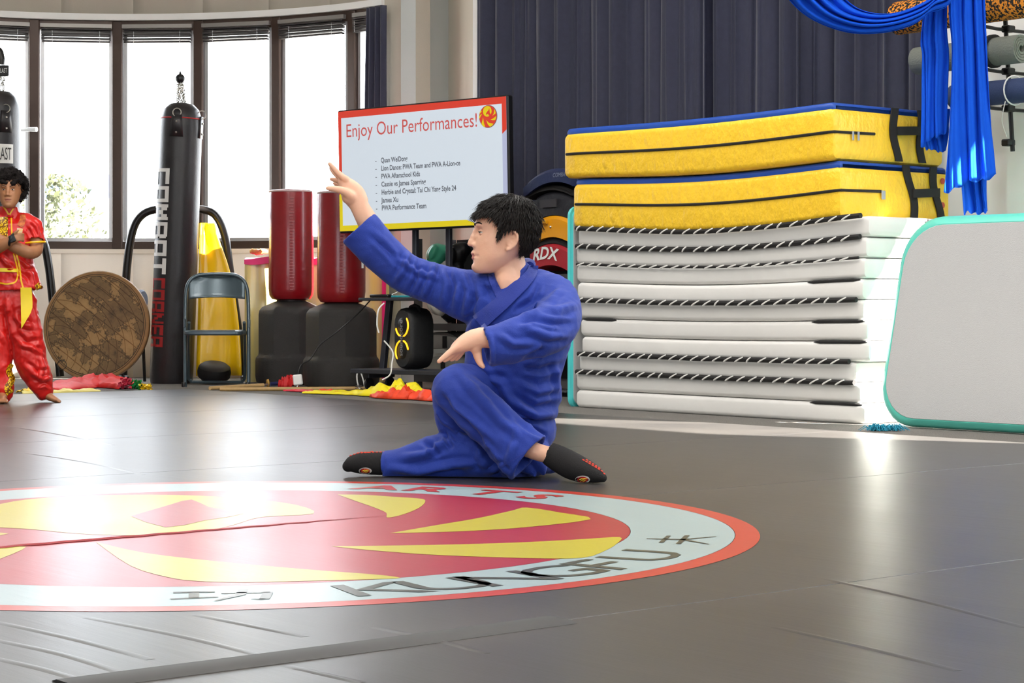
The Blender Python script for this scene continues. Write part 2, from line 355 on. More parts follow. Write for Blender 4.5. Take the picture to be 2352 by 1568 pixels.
edges = [0.0]+[7.2+1.59*k for k in range(-4, 4)]
for i in range(len(edges)-1):
    a, b = edges[i], edges[i+1]
    obj('mat_strip', MB().box(MV((a+b)/2, -5.25, FLOOR/2), (b-a-0.0015, 10.5, -FLOOR), U, V, ch=0.002), M_vinyl, tm, False)
# wrinkle ridges: low rounded folds in the sheet
M_tape = mat('seam_tape', srgb(44, 43, 42), 0.6)
rng = random.Random(3)
vt0, vt1 = (G(200, 1590, 0)-CM).dot(V), (G(1290, 1425, 0)-CM).dot(V)
for ln_ in ([(-20, 1426), (170, 1468), (345, 1514)], [(-20, 1468), (150, 1505), (330, 1562)], [(200, 1418), (420, 1462), (610, 1508)], [(450, 1412), (600, 1442), (700, 1462)], [(655, 1528), (760, 1552), (830, 1568)], [(-20, 1510), (90, 1535), (200, 1566)], [(0, 975), (150, 1000), (260, 1022)], [(60, 1040), (200, 1062), (330, 1090)], [(1900, 1330), (2100, 1375), (2352, 1440)], [(1780, 1440), (2000, 1490), (2200, 1540)], [(860, 1440), (1000, 1470), (1120, 1500)]):
    cp = spv([G(a, b, 0) for a, b in ln_], 8); n_ = len(cp); d_ = (cp[-1]-cp[0]).normalized(); sdv = Vector((-d_.y, d_.x, 0))
    obj('crease', MB().rings([[p+sdv*0.011, p+sdv*0.003+Vector((0, 0, 0.0016*math.sin(PI*(i+0.5)/n_)+0.0003)), p-sdv*0.004+Vector((0, 0, 0.0011*math.sin(PI*(i+0.5)/n_)+0.0002)), p-sdv*0.010] for i, p in enumerate(cp)]), M_vinyl, tm)
tp = MB(); tp.rings([[MV(8.79+s_*w+0.004*math.sin(5*v), v, z) for s_, w, z in ((-1, 0.045, 0.0004), (-1, 0.03, 0.005), (1, 0.03, 0.005), (1, 0.045, 0.0004))] for v in [lerp(vt0, vt1, k/33) for k in range(34)]])
obj('seam_tape', tp, M_tape, tm)
va_, vb_ = (G(-160, 1266, 0)-CM).dot(V), (G(900, 1187, 0)-CM).dot(V)
tp = MB(); tp.rings([[MV(7.2+s_*w*(1-(k/24)**3)+0.006*math.sin(9*k), lerp(va_, vb_, k/24), z) for s_, w, z in ((-1, 0.022, 0.0018), (0.3, 0.01, 0.003*(1-(k/24)**2)+0.002), (1, 0.012, 0.0018))] for k in range(25)])
obj('seam_fold', tp, print_mat('seam_red', srgb(150, 36, 44)), tm)
# emblem printed on the mat
LC = Vector((-0.723, 4.893, 0)); LR = 1.3226
P_red = print_mat('print_red', srgb(172, 50, 36)); P_dred = print_mat('print_crimson', srgb(152, 26, 38)); P_white = print_mat('print_white', srgb(150, 168, 170)); P_yel = print_mat('print_yellow', srgb(178, 166, 30)); P_ink = print_mat('print_ink', srgb(62, 64, 52))
def ring_disc(r0, r1, z, n=128):
    mb = MB()
    if r0 <= 0: mb.add([LC+Vector((r1*math.cos(2*PI*k/n), r1*math.sin(2*PI*k/n), z)) for k in range(n)], [tuple(range(n))])
    else:
        mb.add([LC+Vector((r*math.cos(2*PI*k/n), r*math.sin(2*PI*k/n), z)) for r in (r0, r1) for k in range(n)], [(k, (k+1) % n, n+(k+1) % n, n+k) for k in range(n)])
    return mb
em = obj('emblem', ring_disc(0.955*LR, LR, 0.0006), P_red, tm, False)
obj('emblem_ring', ring_disc(0.765*LR, 0.956*LR, 0.0006), P_white, em, False)
obj('emblem_disc', ring_disc(0, 0.766*LR, 0.0006), P_dred, em, False)
def flat(pts, z=0.0011, n=4):
    pts = spline(pts+[pts[0]], n)[:-1] if n > 1 else pts
    return MB().add([G(p[0], p[1], 0.0)+Vector((0, 0, z)) for p in pts], [tuple(range(len(pts)))])
blades = [[(895, 1225), (1000, 1207), (1100, 1190), (1180, 1172), (1210, 1166), (1290, 1178), (1357, 1193), (1200, 1212), (1050, 1221)],
 [(760, 1255), (1000, 1252), (1200, 1246), (1350, 1238), (1424, 1234), (1418, 1248), (1390, 1265), (1335, 1282), (1200, 1282), (1000, 1275), (850, 1264)],
 [(220, 1245), (330, 1270), (500, 1290), (700, 1308), (860, 1320), (920, 1328), (850, 1331), (700, 1335), (560, 1338), (450, 1335), (380, 1325), (300, 1300)],
 [(775, 1136), (840, 1137), (900, 1141), (960, 1145), (977, 1150), (968, 1163), (945, 1175), (915, 1185), (889, 1189), (887, 1178), (860, 1166), (820, 1152)],
 [(-120, 1190), (0, 1158), (90, 1145), (230, 1138), (400, 1137), (560, 1145), (680, 1160), (720, 1180), (600, 1188), (540, 1205), (480, 1218), (400, 1224), (300, 1230), (180, 1226), (60, 1215), (-60, 1208)],
 [(-430, 1235), (-300, 1222), (-150, 1216), (20, 1226), (-120, 1240), (-330, 1252)], [(-300, 1300), (-180, 1280), (-20, 1262), (60, 1256), (0, 1284), (-100, 1316), (-200, 1326)]]
for bl in blades: obj('flame_mark', flat(bl, n=3), P_yel, em, False)
obj('bird_mark', flat([(300, 1186), (390, 1160), (440, 1148), (480, 1165), (560, 1180), (470, 1196), (380, 1212)], 0.0016, 2), P_dred, em, False)
def floor_glyph(v, f, px, py, inward, m, name, sc=1.0, wx=1.0, rad=0.862):
    g = G(px, py, 0.0)-LC; g.normalize(); c = LC+g*(rad*LR)
    upv = -g if inward else g; X = Vector((upv.y, -upv.x, 0))
    xs = [p[0] for p in v]; ys = [p[1] for p in v]; cx = (min(xs)+max(xs))/2; cy = (min(ys)+max(ys))/2; h = max(ys)-min(ys)
    s_ = 0.15*sc/h
    obj(name, MB().add([c+X*((p[0]-cx)*s_*wx)+upv*((p[1]-cy)*s_)+Vector((0, 0, 0.0016)) for p in v], f), m, em, False)
for ch, px, py in (('A', 858, 1124), ('R', 965, 1129), ('T', 1095, 1136), ('S', 1222, 1143)):
    v, f = text2d(ch, 1, bold=0.03); floor_glyph(v, f, px, py, False, P_red, 'letter', 0.92, 1.15)
for ch, px, py in (('K', 905, 1360), ('U', 1062, 1350), ('N', 1212, 1338), ('G', 1352, 1322), ('F', 1462, 1304), ('U', 1570, 1282)):
    v, f = text2d(ch, 1); floor_glyph(v, f, px, py, True, P_ink, 'letter', 1.05, 1.25)
def strokes(ss):
    mb = MB()
    for (x0, y0, w0), (x1, y1, w1) in ss:
        dx, dy = x1-x0, y1-y0; L = math.hypot(dx, dy); nx, ny = -dy/L/2, dx/L/2
        mb.add([(x0+nx*w0, y0+ny*w0, 0), (x0-nx*w0, y0-ny*w0, 0), (x1-nx*w1, y1-ny*w1, 0), (x1+nx*w1, y1+ny*w1, 0)], [(0, 1, 2, 3)])
    return [tuple(p) for p in mb.v], mb.f
v, f = strokes([((.12, .72, .07), (.88, .72, .07)), ((.04, .45, .08), (.96, .45, .08)), ((.5, 1.0, .05), (.5, .45, .1)), ((.5, .45, .1), (.08, .0, .03)), ((.5, .45, .1), (.92, .0, .03))])
floor_glyph(v, f, 1610, 1241, True, P_ink, 'character', 1.05, 1.2)
v, f = strokes([((.02, .85, .1), (.42, .85, .1)), ((.22, .85, .1), (.22, .3, .1)), ((.0, .25, .08), (.45, .36, .08)), ((.48, .68, .09), (.95, .68, .09)), ((.93, .68, .1), (.88, .05, .1)), ((.88, .05, .1), (.76, .12, .05)), ((.7, 1.0, .1), (.66, .5, .1)), ((.66, .5, .1), (.42, .0, .04))])
floor_glyph(v, f, 510, 1373, True, P_ink, 'character', 0.95, 1.4)

# --- outdoors seen through the glass
M_leaf = mat('outside_leaf', srgb(44, 52, 26), 0.8, col2=srgb(74, 76, 44), vscale=3)
M_bark = mat('outside_bark', srgb(120, 100, 80), 0.9)
tr = thing('tree', (-9.6, 42, -0.5), 'round leafy tree standing outside the bowed window', 'tree')
obj('trunk', MB().tube([(-9.6, 42, -0.5), (-9.55, 42, 0.6), (-9.6, 42, 1.6)], [0.16, 0.12, 0.06], 8), M_bark, tr)
lf = MB(); rg = random.Random(5)
for k in range(1800):
    a = rg.random()*2*PI; h = rg.random(); rr = 0.95*math.sqrt(rg.random())*(0.35+1.0*math.sin(PI*min(1, 0.12+h*0.88))**0.8)
    c = Vector((-9.6+rr*math.cos(a), 42+rr*math.sin(a), -0.1+h*3.4)); d1 = Vector((rg.uniform(-1, 1), rg.uniform(-1, 1), rg.uniform(-1, 1))).normalized(); d2 = d1.orthogonal().normalized(); s_ = 0.06+0.05*rg.random()
    lf.add([c-d1*s_, c+d2*s_*0.6, c+d1*s_, c-d2*s_*0.6], [(0, 1, 2, 3)])
obj('foliage', lf, M_leaf, tr, False, kind='stuff')
bd = thing('building', (-9.5, 88, -0.5), 'pale low building with a blue roof sign across the street', 'building')
obj('wall', MB().box((-12, 88, 2.4), (22, 6, 5.8)), M_white, bd, False)
obj('gable', MB().prism([(-23.5, 84.9, 5.3), (-0.5, 84.9, 5.3), (-12, 84.9, 8.6)], (0, 6, 0)), M_white, bd, False)
obj('sign_band', MB().box((-17.5, 84.8, 5.6), (6.6, 0.2, 1.0)), mat('sign_blue', srgb(44, 66, 112), 0.6), bd, False)
# ------------------------------------------------------------------ stacked mats, crash mats, air tracks
M_canvas = mat('white_canvas', srgb(228, 226, 222), 0.75, var=0.015, vscale=5, bump=0.25, bscale=9)
M_black = mat('black_webbing', srgb(30, 28, 28), 0.8)
M_cord = mat('white_cord', srgb(235, 233, 228), 0.7)
M_yellow = mat('yellow_vinyl', srgb(255, 205, 50), 0.38, spec=0.5, bump=0.9, bscale=18, stretch=(1.6, 1.6, 1), var=0.03)
M_blue = mat('blue_vinyl', srgb(24, 74, 168), 0.45, bump=0.3, bscale=14)
M_chrome = mat('zip_metal', srgb(205, 205, 205), 0.3, 0.9)
LEN = (UR-UL).length
def slab(u0, u1, v0, v1, zf0, zf1, r=0.02, nu=26, nseg=4):
    rs = []; us = [u0, u0+r*0.3, u0+r]+[lerp(u0+r, u1-r, k/nu) for k in range(1, nu)]+[u1-r, u1-r*0.3, u1]
    for i, u in enumerate(us):
        e = min(u-u0, u1-u); ins = r-math.sqrt(max(0, r*r-(r-min(e, r))**2)) if e < r else 0
        a, b, c, d = v0+ins, v1-ins, zf0(u)+ins, zf1(u)-ins; rr = max(r-ins*0.3, 0.004); ring = []
        for cx, cz, a0 in ((b-rr, d-rr, 0), (a+rr, d-rr, PI/2), (a+rr, c+rr, PI), (b-rr, c+rr, 1.5*PI)):
            for k in range(nseg+1):
                t = a0+PI/2*k/nseg; ring.append(UV(u, cx+rr*math.cos(t), cz+rr*math.sin(t)))
        rs.append(ring)
    return MB().rings(rs)
TH = (EYE-FLOOR+(HOR-494)/F*UR.y-(EYE-FLOOR)+EYE-FLOOR)/10.0
rg = random.Random(11)
def sag(h): return lambda u: -0.045*(h**1.8)*math.sin(PI*max(0, min(1, u/LEN)))**1.2
words = ['lowest', 'second', 'third', 'fourth', 'fifth', 'sixth', 'seventh', 'eighth', 'ninth', 'topmost']
# gaps counted from the top: 'x' laced black edging, 'r' bare slit near the sunlit end, 'b' slits at both ends
edging = {9: 'x', 8: 'x', 7: 'x', 6: 'r', 5: 'x', 4: 'b', 3: 'r', 2: 'x', 1: 'x', 0: 'r'}
VOS = [rg.uniform(-0.008, 0.008) for _ in range(10)]+[-0.01]
for i in range(10):
    h0, h1 = i/10, (i+1)/10; z0 = FLOOR+i*TH; z1 = z0+TH-0.003
    uo = rg.uniform(-0.015, 0.015)+(0.02 if i in (3, 4) else 0); ue = rg.uniform(-0.02, 0.02)-(0.05 if i in (1, 2) else 0)
    s0, s1 = sag(h0), sag(h1)
    t = thing('folding_mat', UV(LEN/2, 0.4, z0), 'white canvas folding mat, %s in the stack under the crash mats' % (('%s from the floor' % words[i]) if 0 < i < 9 else words[i]), 'mat', 'stacked white mats')
    vo = VOS[i]
    obj('cover', slab(uo-0.0, LEN+ue, vo, 0.8+vo, lambda u: z0+s0(u), lambda u: z1+s1(u), 0.022), M_canvas, t)
    e = edging[i]
    def zl(u): return z1+s1(u)-0.004
    if e == 'x':
        us = [lerp(uo+0.02, LEN+ue-0.03, k/60) for k in range(61)]; rad = 0.013 if i != 7 else 0.007
        vb = min(vo, VOS[i+1])-0.011
        obj('edge_binding', MB().tube([UV(u, vb, zl(u)+0.0055+0.001*math.sin(9*u+i)) for u in us], rad, 8), M_black, t)
        n = 24
        lc = MB()
        for k in range(n):
            ua = lerp(uo+0.03, LEN+ue-0.06, k/n); sl_ = 0.055 if (k+i) % 9 else 0.03
            lc.tube([UV(ua+q*sl_, vb-rad*(0.55+0.5*math.sin(PI*q)), zl(ua)+0.0055+(q-0.5)*1.9*rad) for q in (0, 0.33, 0.66, 1)], 0.0046, 5)
        obj('lacing', lc, M_cord, t, kind='stuff')
    else:
        spans = [(LEN+ue-0.36, LEN+ue-0.02)]+([(uo+0.02, uo+0.3)] if e == 'b' else [])
        for a, b in spans: obj('zip_opening', MB().tube([UV(lerp(a, b, k/8), vo+0.005, zl(lerp(a, b, k/8))) for k in range(9)], [0.001]+[0.009]*7+[0.002], 6), M_black, t)
    if i == 9: obj('carry_handle', MB().box(UV(LEN+ue+0.012, 0.46, z1-0.06), (0.012, 0.07, 0.11), U, V, ch=0.004), M_black, t, False)
ZT = FLOOR+10*TH
YH = 0.283
for i in range(2):
    z0 = ZT+i*YH; z1 = z0+YH-0.004
    a, b, vo = ((-0.03, 1.95, -0.01), (-0.085, 1.925, -0.03))[i]
    sg = (lambda u: -0.045*math.sin(PI*max(0, min(1, u/LEN)))**1.2, lambda u: -0.03*math.sin(PI*max(0, min(1, u/LEN)))**1.2, lambda u: -0.016*math.sin(PI*max(0, min(1, u/LEN)))**1.2)
    f0, f1 = sg[i], sg[i+1]
    t = thing('crash_mat', UV(1, 0.4, z0), ('yellow vinyl crash mat with blue top lying on the white folding mats', 'yellow vinyl crash mat with blue top, uppermost on the pile of mats')[i], 'mat', 'yellow crash mats')
    obj('cover', slab(a, b, vo, 0.85+vo, lambda u: z0+f0(u), lambda u: z1-0.028+f1(u), 0.03), M_yellow, t)
    obj('top_panel', slab(a+0.012, b-0.012, vo+0.012, 0.838+vo, lambda u: z1-0.05+f1(u), lambda u: z1+f1(u), 0.02), M_blue, t)
    zz = lambda u: lerp(z0+f0(u), z1+f1(u), 0.48)
    zp = [UV(u, vo-0.001, zz(u)) for u in [lerp(a+0.03, b-0.03, k/20) for k in range(21)]]+[UV(b-0.004, vo+0.01, zz(b)), UV(b+0.002, vo+0.05, zz(b)), UV(b+0.003, vo+0.30, zz(b)+0.004)]
    obj('zip', MB().tube(zp, 0.0075, 6), M_black, t)
    for dv in (0.13, 0.17) if i else (0.3, 0.315):
        obj('zip_pull', MB().box(UV(b+0.012, vo+dv, zz(b)-0.014), (0.006, 0.014, 0.045), U, V, ch=0.002), M_chrome, t, False)
    for q in (0, 1):
        base_v = vo+0.44+0.2*q+(0.06 if i == 0 else 0)
        pts = []
        for k in range(15):
            s_ = k/14; wob = 0.016*math.sin(5.2*s_+q*1.3+i*2.0)
            pts.append((base_v+wob+(0.05 if i == 0 else 0.03)*(1-s_), lerp(z0+0.006, z1-0.008, s_)))
        rs = [[UV(b+0.002, v_-0.026, z_), UV(b+0.010, v_-0.026, z_), UV(b+0.010, v_+0.026, z_), UV(b+0.002, v_+0.026, z_)] for v_, z_ in pts]
        obj('strap', MB().rings(rs), M_black, t, False)
    hz = lerp(z0, z1, (0.46, 0.56)[i])
    obj('carry_handle', MB().rings([[UV(b+0.012+0.006*math.sin(PI*s_), vo+0.46+0.21*s_+(0.07 if i == 0 else 0.0), hz-0.022+0.012*s_), UV(b+0.020+0.006*math.sin(PI*s_), vo+0.46+0.21*s_+(0.07 if i == 0 else 0.0), hz-0.022+0.012*s_), UV(b+0.020+0.006*math.sin(PI*s_), vo+0.46+0.21*s_+(0.07 if i == 0 else 0.0), hz+0.022+0.012*s_), UV(b+0.012+0.006*math.sin(PI*s_), vo+0.46+0.21*s_+(0.07 if i == 0 else 0.0), hz+0.022+0.012*s_)] for s_ in [k/8 for k in range(9)]]), M_black, t, False)
    if i == 0:
        for ze in (0.72, 0.28): obj('eyelet', MB().lathe(UV(b+0.001, vo+0.78, lerp(z0, z1, ze)), [(0.011, 0), (0.016, 0.001), (0.016, 0.004), (0.010, 0.004)], 12, U), mat('eyelet_red', srgb(190, 80, 60), 0.4, 0.5), t)

M_teal = mat('teal_vinyl', srgb(98, 208, 190), 0.4, var=0.03, bump=0.1, bscale=20)
M_tgrey = mat('grey_dropstitch', srgb(190, 190, 190), 0.7, var=0.02, vscale=120, bump=0.3, bscale=300)
def rrect(w, h, r, n=8):
    out = []
    for cx, cy, a0 in ((w-r, h-r, 0), (r, h-r, PI/2), (r, r, PI), (w-r, r, 1.5*PI)):
        for k in range(n+1): t = a0+PI/2*k/n; out.append((cx+r*math.cos(t), cy+r*math.sin(t)))
    return out
def panel(fn, w, h, r, th, face_in):
    body = MB(); ol = rrect(w, h, r); cxy = (w/2, h/2); rs = []
    for dpt, ins in ((0.006, face_in), (0.0, face_in*0.55), (0.012, 0.006), (th*0.3, -0.006), (th*0.5, -0.01), (th*0.7, -0.006), (th-0.012, 0.006), (th, face_in*0.55), (th-0.006, face_in)):
        o2 = [(p[0]+(cxy[0]-p[0])*ins*2/w*1.0, p[1]+(cxy[1]-p[1])*ins*2/h*1.0) for p in ol]
        rs.append([fn(p[0], dpt, p[1]) for p in o2])
    body.rings(rs)
    f2 = [(p[0]+(cxy[0]-p[0])*face_in*1.2/w, p[1]+(cxy[1]-p[1])*face_in*1.2/h) for p in ol]
    face = MB().rings([[fn(p[0], 0.004, p[1]) for p in f2], [fn(p[0]+(cxy[0]-p[0])*0.006, -0.003, p[1]+(cxy[1]-p[1])*0.006) for p in f2]])
    return body, face
t = thing('air_track', UV(3.4, 0.05, FLOOR), 'grey inflatable air track with teal edge standing on its side by the mats', 'air track')
b_, f_ = panel(lambda a, d, z: UV(2.20+a+0.11*z, -0.055+d+0.10*z, FLOOR+0.002+z+0.012), 2.6, 0.965, 0.2, 0.10, 0.050)
obj('edge_wall', b_, M_teal, t); obj('face_panel', f_, M_tgrey, t)
t = thing('air_track_end', UV(-0.1, 0.3, FLOOR), 'narrow teal air track standing on edge between the pad shelf and the white stack', 'air track')
b_, f_ = panel(lambda a, d, z: UV(-0.055-d, 0.015+a, FLOOR+0.002+z), 0.55, 1.12, 0.05, 0.05, 0.012)
obj('edge_wall', b_, mat('teal_bright', srgb(86, 205, 205), 0.4), t); obj('face_panel', f_, M_tgrey, t)
# teal tassel on the carpet
M_tass = mat('teal_thread', srgb(20, 140, 170), 0.7); rg = random.Random(4)
tz = MB()
for k in range(170):
    p = G(2000+60*rg.random(), 988+2*rg.random()); a = rg.random()*2*PI; l = 0.03+0.035*rg.random(); d = Vector((math.cos(a), math.sin(a), 0))*l
    tz.tube([p+Vector((0, 0, 0.003)), p+d*0.5+Vector((0, 0, 0.012+0.02*rg.random())), p+d+Vector((0, 0, 0.004))], [0.0022, 0.0022, 0.001], 4)
obj('tassel', tz, M_tass, label='loose teal thread tassel lying on the floor against the white mats', cat='tassel')

# ------------------------------------------------------------------ curtains
M_navy = mat('navy_curtain', srgb(48, 50, 70), 0.85, sheen=0.2, var=0.06, vscale=30, bump=0.2, bscale=300)
M_rod = mat('curtain_rod', srgb(60, 58, 56), 0.4, 0.7)
def curtain(name, ua, ub, seed, label, ztop=3.9, zbot=0.0, dv=0.0):
    rg = random.Random(seed); n = int((ub-ua)/0.012); phi = 0; phs_ = []
    for i in range(n+1):
        phi += 2*PI*0.012/(0.17+0.13*noise.noise(Vector((i*0.035, seed, 0)))); phs_.append(phi)
    rows = []
    for z in [lerp(zbot, ztop, k/14) for k in range(15)]:
        row = []
        for i in range(n+1):
            amp = 0.034*(1+0.9*noise.noise(Vector((i*0.035, z*0.35, seed+3))))*(0.75+0.25*(z/ztop))
            ph = phs_[i]+0.35*noise.noise(Vector((i*0.03, z*0.6, seed)))
            row.append(UV(ua+(ub-ua)*i/n+0.012*math.sin(2*ph), VC+dv-amp*math.sin(ph)-0.012*math.sin(2.3*ph+1), z))
        rows.append(row)
    mb = MB().grid(rows); o = obj(name, mb, M_navy, None, 'all', label, 'curtain', 'long navy curtains')
    sm = o.modifiers.new('thick', 'SOLIDIFY'); sm.thickness = 0.004; return o
ca, cm_, cb = upix(1101, VC), upix(1582, VC), upix(2104, VC)
curtain('curtain', ca, cm_+0.16, 1, 'long dark navy curtain hanging behind the presentation screen and pads', dv=0.0); curtain('curtain', cm_-0.02, cb, 2, 'long dark navy curtain hanging behind the yellow crash mats', dv=0.10)
obj('curtain_rod', MB().tube([UV(ca-0.15, VC, 3.93), UV(cb+0.1, VC, 3.93)], 0.018, 10), M_rod, label='dark metal rod carrying the two long navy curtains', cat='curtain rod')
rows = []
pa, pb = arc_px(843, RB-0.09), arc_px(884, RB-0.09)
for k in range(13):
    z = lerp(0.3, ZH-0.02, k/12); row = []
    for i in range(41):
        s_ = i/40; ph = lerp(pa-0.02*(1-k/12), pb, s_); row.append(arc(ph, RB-0.09+0.022*math.sin(s_*2*PI*3.2+0.4*math.sin(z*2)), z))
    rows.append(row)
o = obj('narrow_curtain', MB().grid(rows), M_navy, None, 'all', 'narrow navy curtain gathered at the end of the bowed window', 'curtain'); sm = o.modifiers.new('thick', 'SOLIDIFY'); sm.thickness = 0.004

# ------------------------------------------------------------------ wall rack with rolled mats, blue silk
M_rackm = mat('rack_black', srgb(24, 23, 23), 0.45, 0.3)
VR = 0.92
zr = lambda py, u: EYE+(HOR-py)/F*UV(u, VR).y
up_ = upix(2276, VR)
rk = thing('roll_rack', UV(up_, VR+0.2, 1.2), 'black metal wall rack holding rolled mats', 'rack')
obj('post', MB().tube([UV(up_+0.03, VR+0.14, zr(345, up_)), UV(up_-0.02, VR+0.14, zr(10, up_))], 0.012, 8), M_rackm, rk)
for py in (62, 160, 246, 325):
    obj('bracket', MB().box(UV(up_+0.01, VR+0.13, zr(py, up_)), (0.05, 0.06, 0.035), U, V, ch=0.006), M_rackm, rk, False)
obj('post', MB().tube([UV(up_+1.0, VR+0.14, zr(345, up_)), UV(up_+1.0, VR+0.14, zr(10, up_))], 0.012, 8), M_rackm, rk)
for py in (62, 160, 246): 
    for ux in (up_, up_+1.0): obj('arm', MB().tube([UV(ux, VW-0.113, zr(py, up_)), UV(ux, VR+0.05, zr(py, up_)-0.005), UV(ux, VR-0.09, zr(py, up_)-0.0)], 0.009, 6), M_rackm, rk)
def speck(name, c1, c2):
    m = bpy.data.materials.new(name); m.use_nodes = True; nt = m.node_tree; b = nt.nodes['Principled BSDF']; tc = node(nt, 'ShaderNodeTexCoord'); n = node(nt, 'ShaderNodeTexNoise')
    n.inputs['Scale'].default_value = 75; n.inputs['Detail'].default_value = 2; nt.links.new(tc.outputs['Object'], n.inputs[0]); r = node(nt, 'ShaderNodeValToRGB'); r.color_ramp.interpolation = 'CONSTANT'
    r.color_ramp.elements[0].color = (*c1, 1); r.color_ramp.elements[1].color = (*c2, 1); r.color_ramp.elements[1].position = 0.5; nt.links.new(n.outputs[0], r.inputs[0]); nt.links.new(r.outputs[0], b.inputs['Base Color']); b.inputs['Roughness'].default_value = 0.85; return m
M_speck = speck('speckled_foam', srgb(28, 24, 22), srgb(226, 140, 34))
ua_, ub_ = upix(2058, VR), up_+1.1
zc_ = zr(12, up_)
obj('foam_roller', MB().lathe(UV(ua_, VR, zc_), [(0.02, 0.012), (0.075, 0), (0.088, 0.012), (0.088, ub_-ua_-0.012), (0.075, ub_-ua_), (0.02, ub_-ua_-0.012)], 32, U), M_speck, label='thick orange and black speckled foam roller on the top of the wall rack', cat='foam roller')
M_greyroll = mat('grey_foam', srgb(118, 122, 112), 0.85, bump=0.5, bscale=120, stretch=(1, 1, 1))
M_navyroll = mat('navy_foam', srgb(42, 58, 96), 0.8, bump=0.3, bscale=200)
def roll(name, ua, ub, zc, r, m, label, endm, turns=4):
    t = thing(name, UV((ua+ub)/2, VR, zc-r), label, 'rolled mat')
    pts = []
    n = turns*20; inner = r*0.3
    for k in range(n+1):
        s_ = k/n; rad = lerp(inner, r, s_); a = 2*PI*turns*s_+0.8; pts.append((rad*math.cos(a), rad*math.sin(a)))
    th = (r-inner)/turns*0.86; rs = []
    for k, (a, b) in enumerate(pts):
        L = math.hypot(a, b); a2, b2 = a*(L-th)/L, b*(L-th)/L
        rs.append([UV(ua, VR+a, zc+b), UV(ub, VR+a, zc+b), UV(ub-0.002, VR+a2, zc+b2), UV(ua+0.002, VR+a2, zc+b2)])
    obj('rolled_sheet', MB().rings(rs), m, t); return t
ug0, ug1 = upix(2106, VR), upix(2347, VR)
zg = zr(116, (ug0+ug1)/2+0.2)
t = roll('grey_rolled_mat', ug0, ug1, zg, 0.080, M_greyroll, 'grey green ribbed exercise mat rolled up on the wall rack', None)
obj('strap', MB().lathe(UV(upix(2282, VR)-0.012, VR, zg), [(0.081, 0), (0.085, 0), (0.085, 0.024), (0.081, 0.024)], 28, U), M_black, t)
t = roll('navy_rolled_mat', upix(2190, VR), upix(2420, VR), zr(213, up_), 0.070, M_navyroll, 'navy exercise mat rolled up and tied with white cord on the rack', None)
obj('tie_cord', MB().tube([UV(upix(2330, VR)+0.01*math.cos(a), VR+0.073*math.cos(a), zr(213, up_)+0.073*math.sin(a)) for a in [2*PI*k/20 for k in range(20)]], 0.004, 6, True), M_cord, t)
obj('cord_tail', MB().tube(spv([UV(upix(2330, VR), VR-0.074, zr(240, up_)), UV(upix(2310, VR), VR-0.03, zr(280, up_)), UV(upix(2284, VR), VR+0.1, zr(312, up_))], 6), 0.0025, 5), M_cord, t)
M_silk = mat('blue_silk', srgb(26, 84, 206), 0.95, spec=0.05, sheen=0.0, var=0.05, vscale=6, bump=0.1, bscale=120)
def cloth(name, rows, m, parent, th=0.003):
    o = obj(name, MB().grid(rows), m, parent, 'all'); s_ = o.modifiers.new('thick', 'SOLIDIFY'); s_.thickness = th; return o
sk = thing('aerial_silk', P(2230, 490, 10.0), 'bright blue silk cloth swagged above and hanging beside the mats', 'silk')
inn = spline([(1730, -1270), (1800, -500), (1895, -60), (1945, 0), (1990, 26), (2050, 30), (2110, 10), (2160, -25), (2200, -110), (2216, -600), (2220, -1270)], 6); out = spline([(1700, -1270), (1735, -500), (1780, -60), (1812, 0), (1870, 48), (1960, 77), (2060, 70), (2130, 34), (2206, -60), (2230, -600), (2233, -1270)], 6)
rows = []
for k in range(37):
    s_ = k/36; row = []
    for i in range(len(inn)):
        a, b = inn[i], out[i]; px, py = lerp(a[0], b[0], s_), lerp(a[1], b[1], s_)
        row.append(P(px, py, 9.72+0.03*math.sin(s_*PI*2*4.5+0.5*math.sin(i*0.2))-0.05*math.sin(s_*PI)+0.012*math.sin(s_*40)))
    rows.append(row)
cloth('swag', rows, M_silk, sk)
def drape(name, left, right, Y, nf, seed, dY=0.028, hem=0.0):
    L = spline(left, 6); R = spline(right, 6); rows = []
    for i in range(min(len(L), len(R))):
        row = []
        for k in range(61):
            s_ = k/60; a, b = L[i], R[i]
            ph = s_*2*PI*nf*0.8+seed+1.0*math.sin(i*0.12+seed)+2.6*noise.noise(Vector((s_*2.2, i*0.06, seed)))
            py = lerp(a[1], b[1], s_); py += hem*(i/len(L))**8*(math.sin(s_*9+seed)+math.sin(s_*23))
            row.append(P(lerp(a[0], b[0], s_)+2.0*math.sin(ph), py, Y+dY*(0.55+0.6*noise.noise(Vector((s_*4, i*0.03, seed+5))))*math.sin(ph)+0.006*math.sin(2.7*ph+i*0.1)))
        rows.append(row)
    return cloth(name, rows, M_silk, sk)
drape('hanging_panel', [(2214, -1270), (2190, -400), (2118, 40), (2116, 130), (2117, 230), (2115, 335)], [(2236, -1270), (2215, -400), (2178, 0), (2180, 130), (2178, 230), (2176, 300)], 9.82, 3.0, 1.0, hem=4)
drape('hanging_panel', [(2118, 250), (2117, 280), (2116, 310), (2124, 342)], [(2180, 250), (2178, 280), (2176, 310), (2172, 350)], 9.88, 2.2, 2.0, hem=3)
drape('hanging_panel', [(2208, -1270), (2192, -500), (2176, -40), (2184, 120), (2178, 300), (2167, 440)], [(2240, -1270), (2248, -500), (2262, -40), (2268, 120), (2276, 300), (2286, 402)], 9.75, 4.0, 0.3, hem=5)
drape('hanging_panel', [(2196, 200), (2200, 320), (2206, 420), (2212, 490)], [(2266, 200), (2268, 320), (2266, 420), (2270, 490)], 9.84, 3.0, 2.4, hem=5)

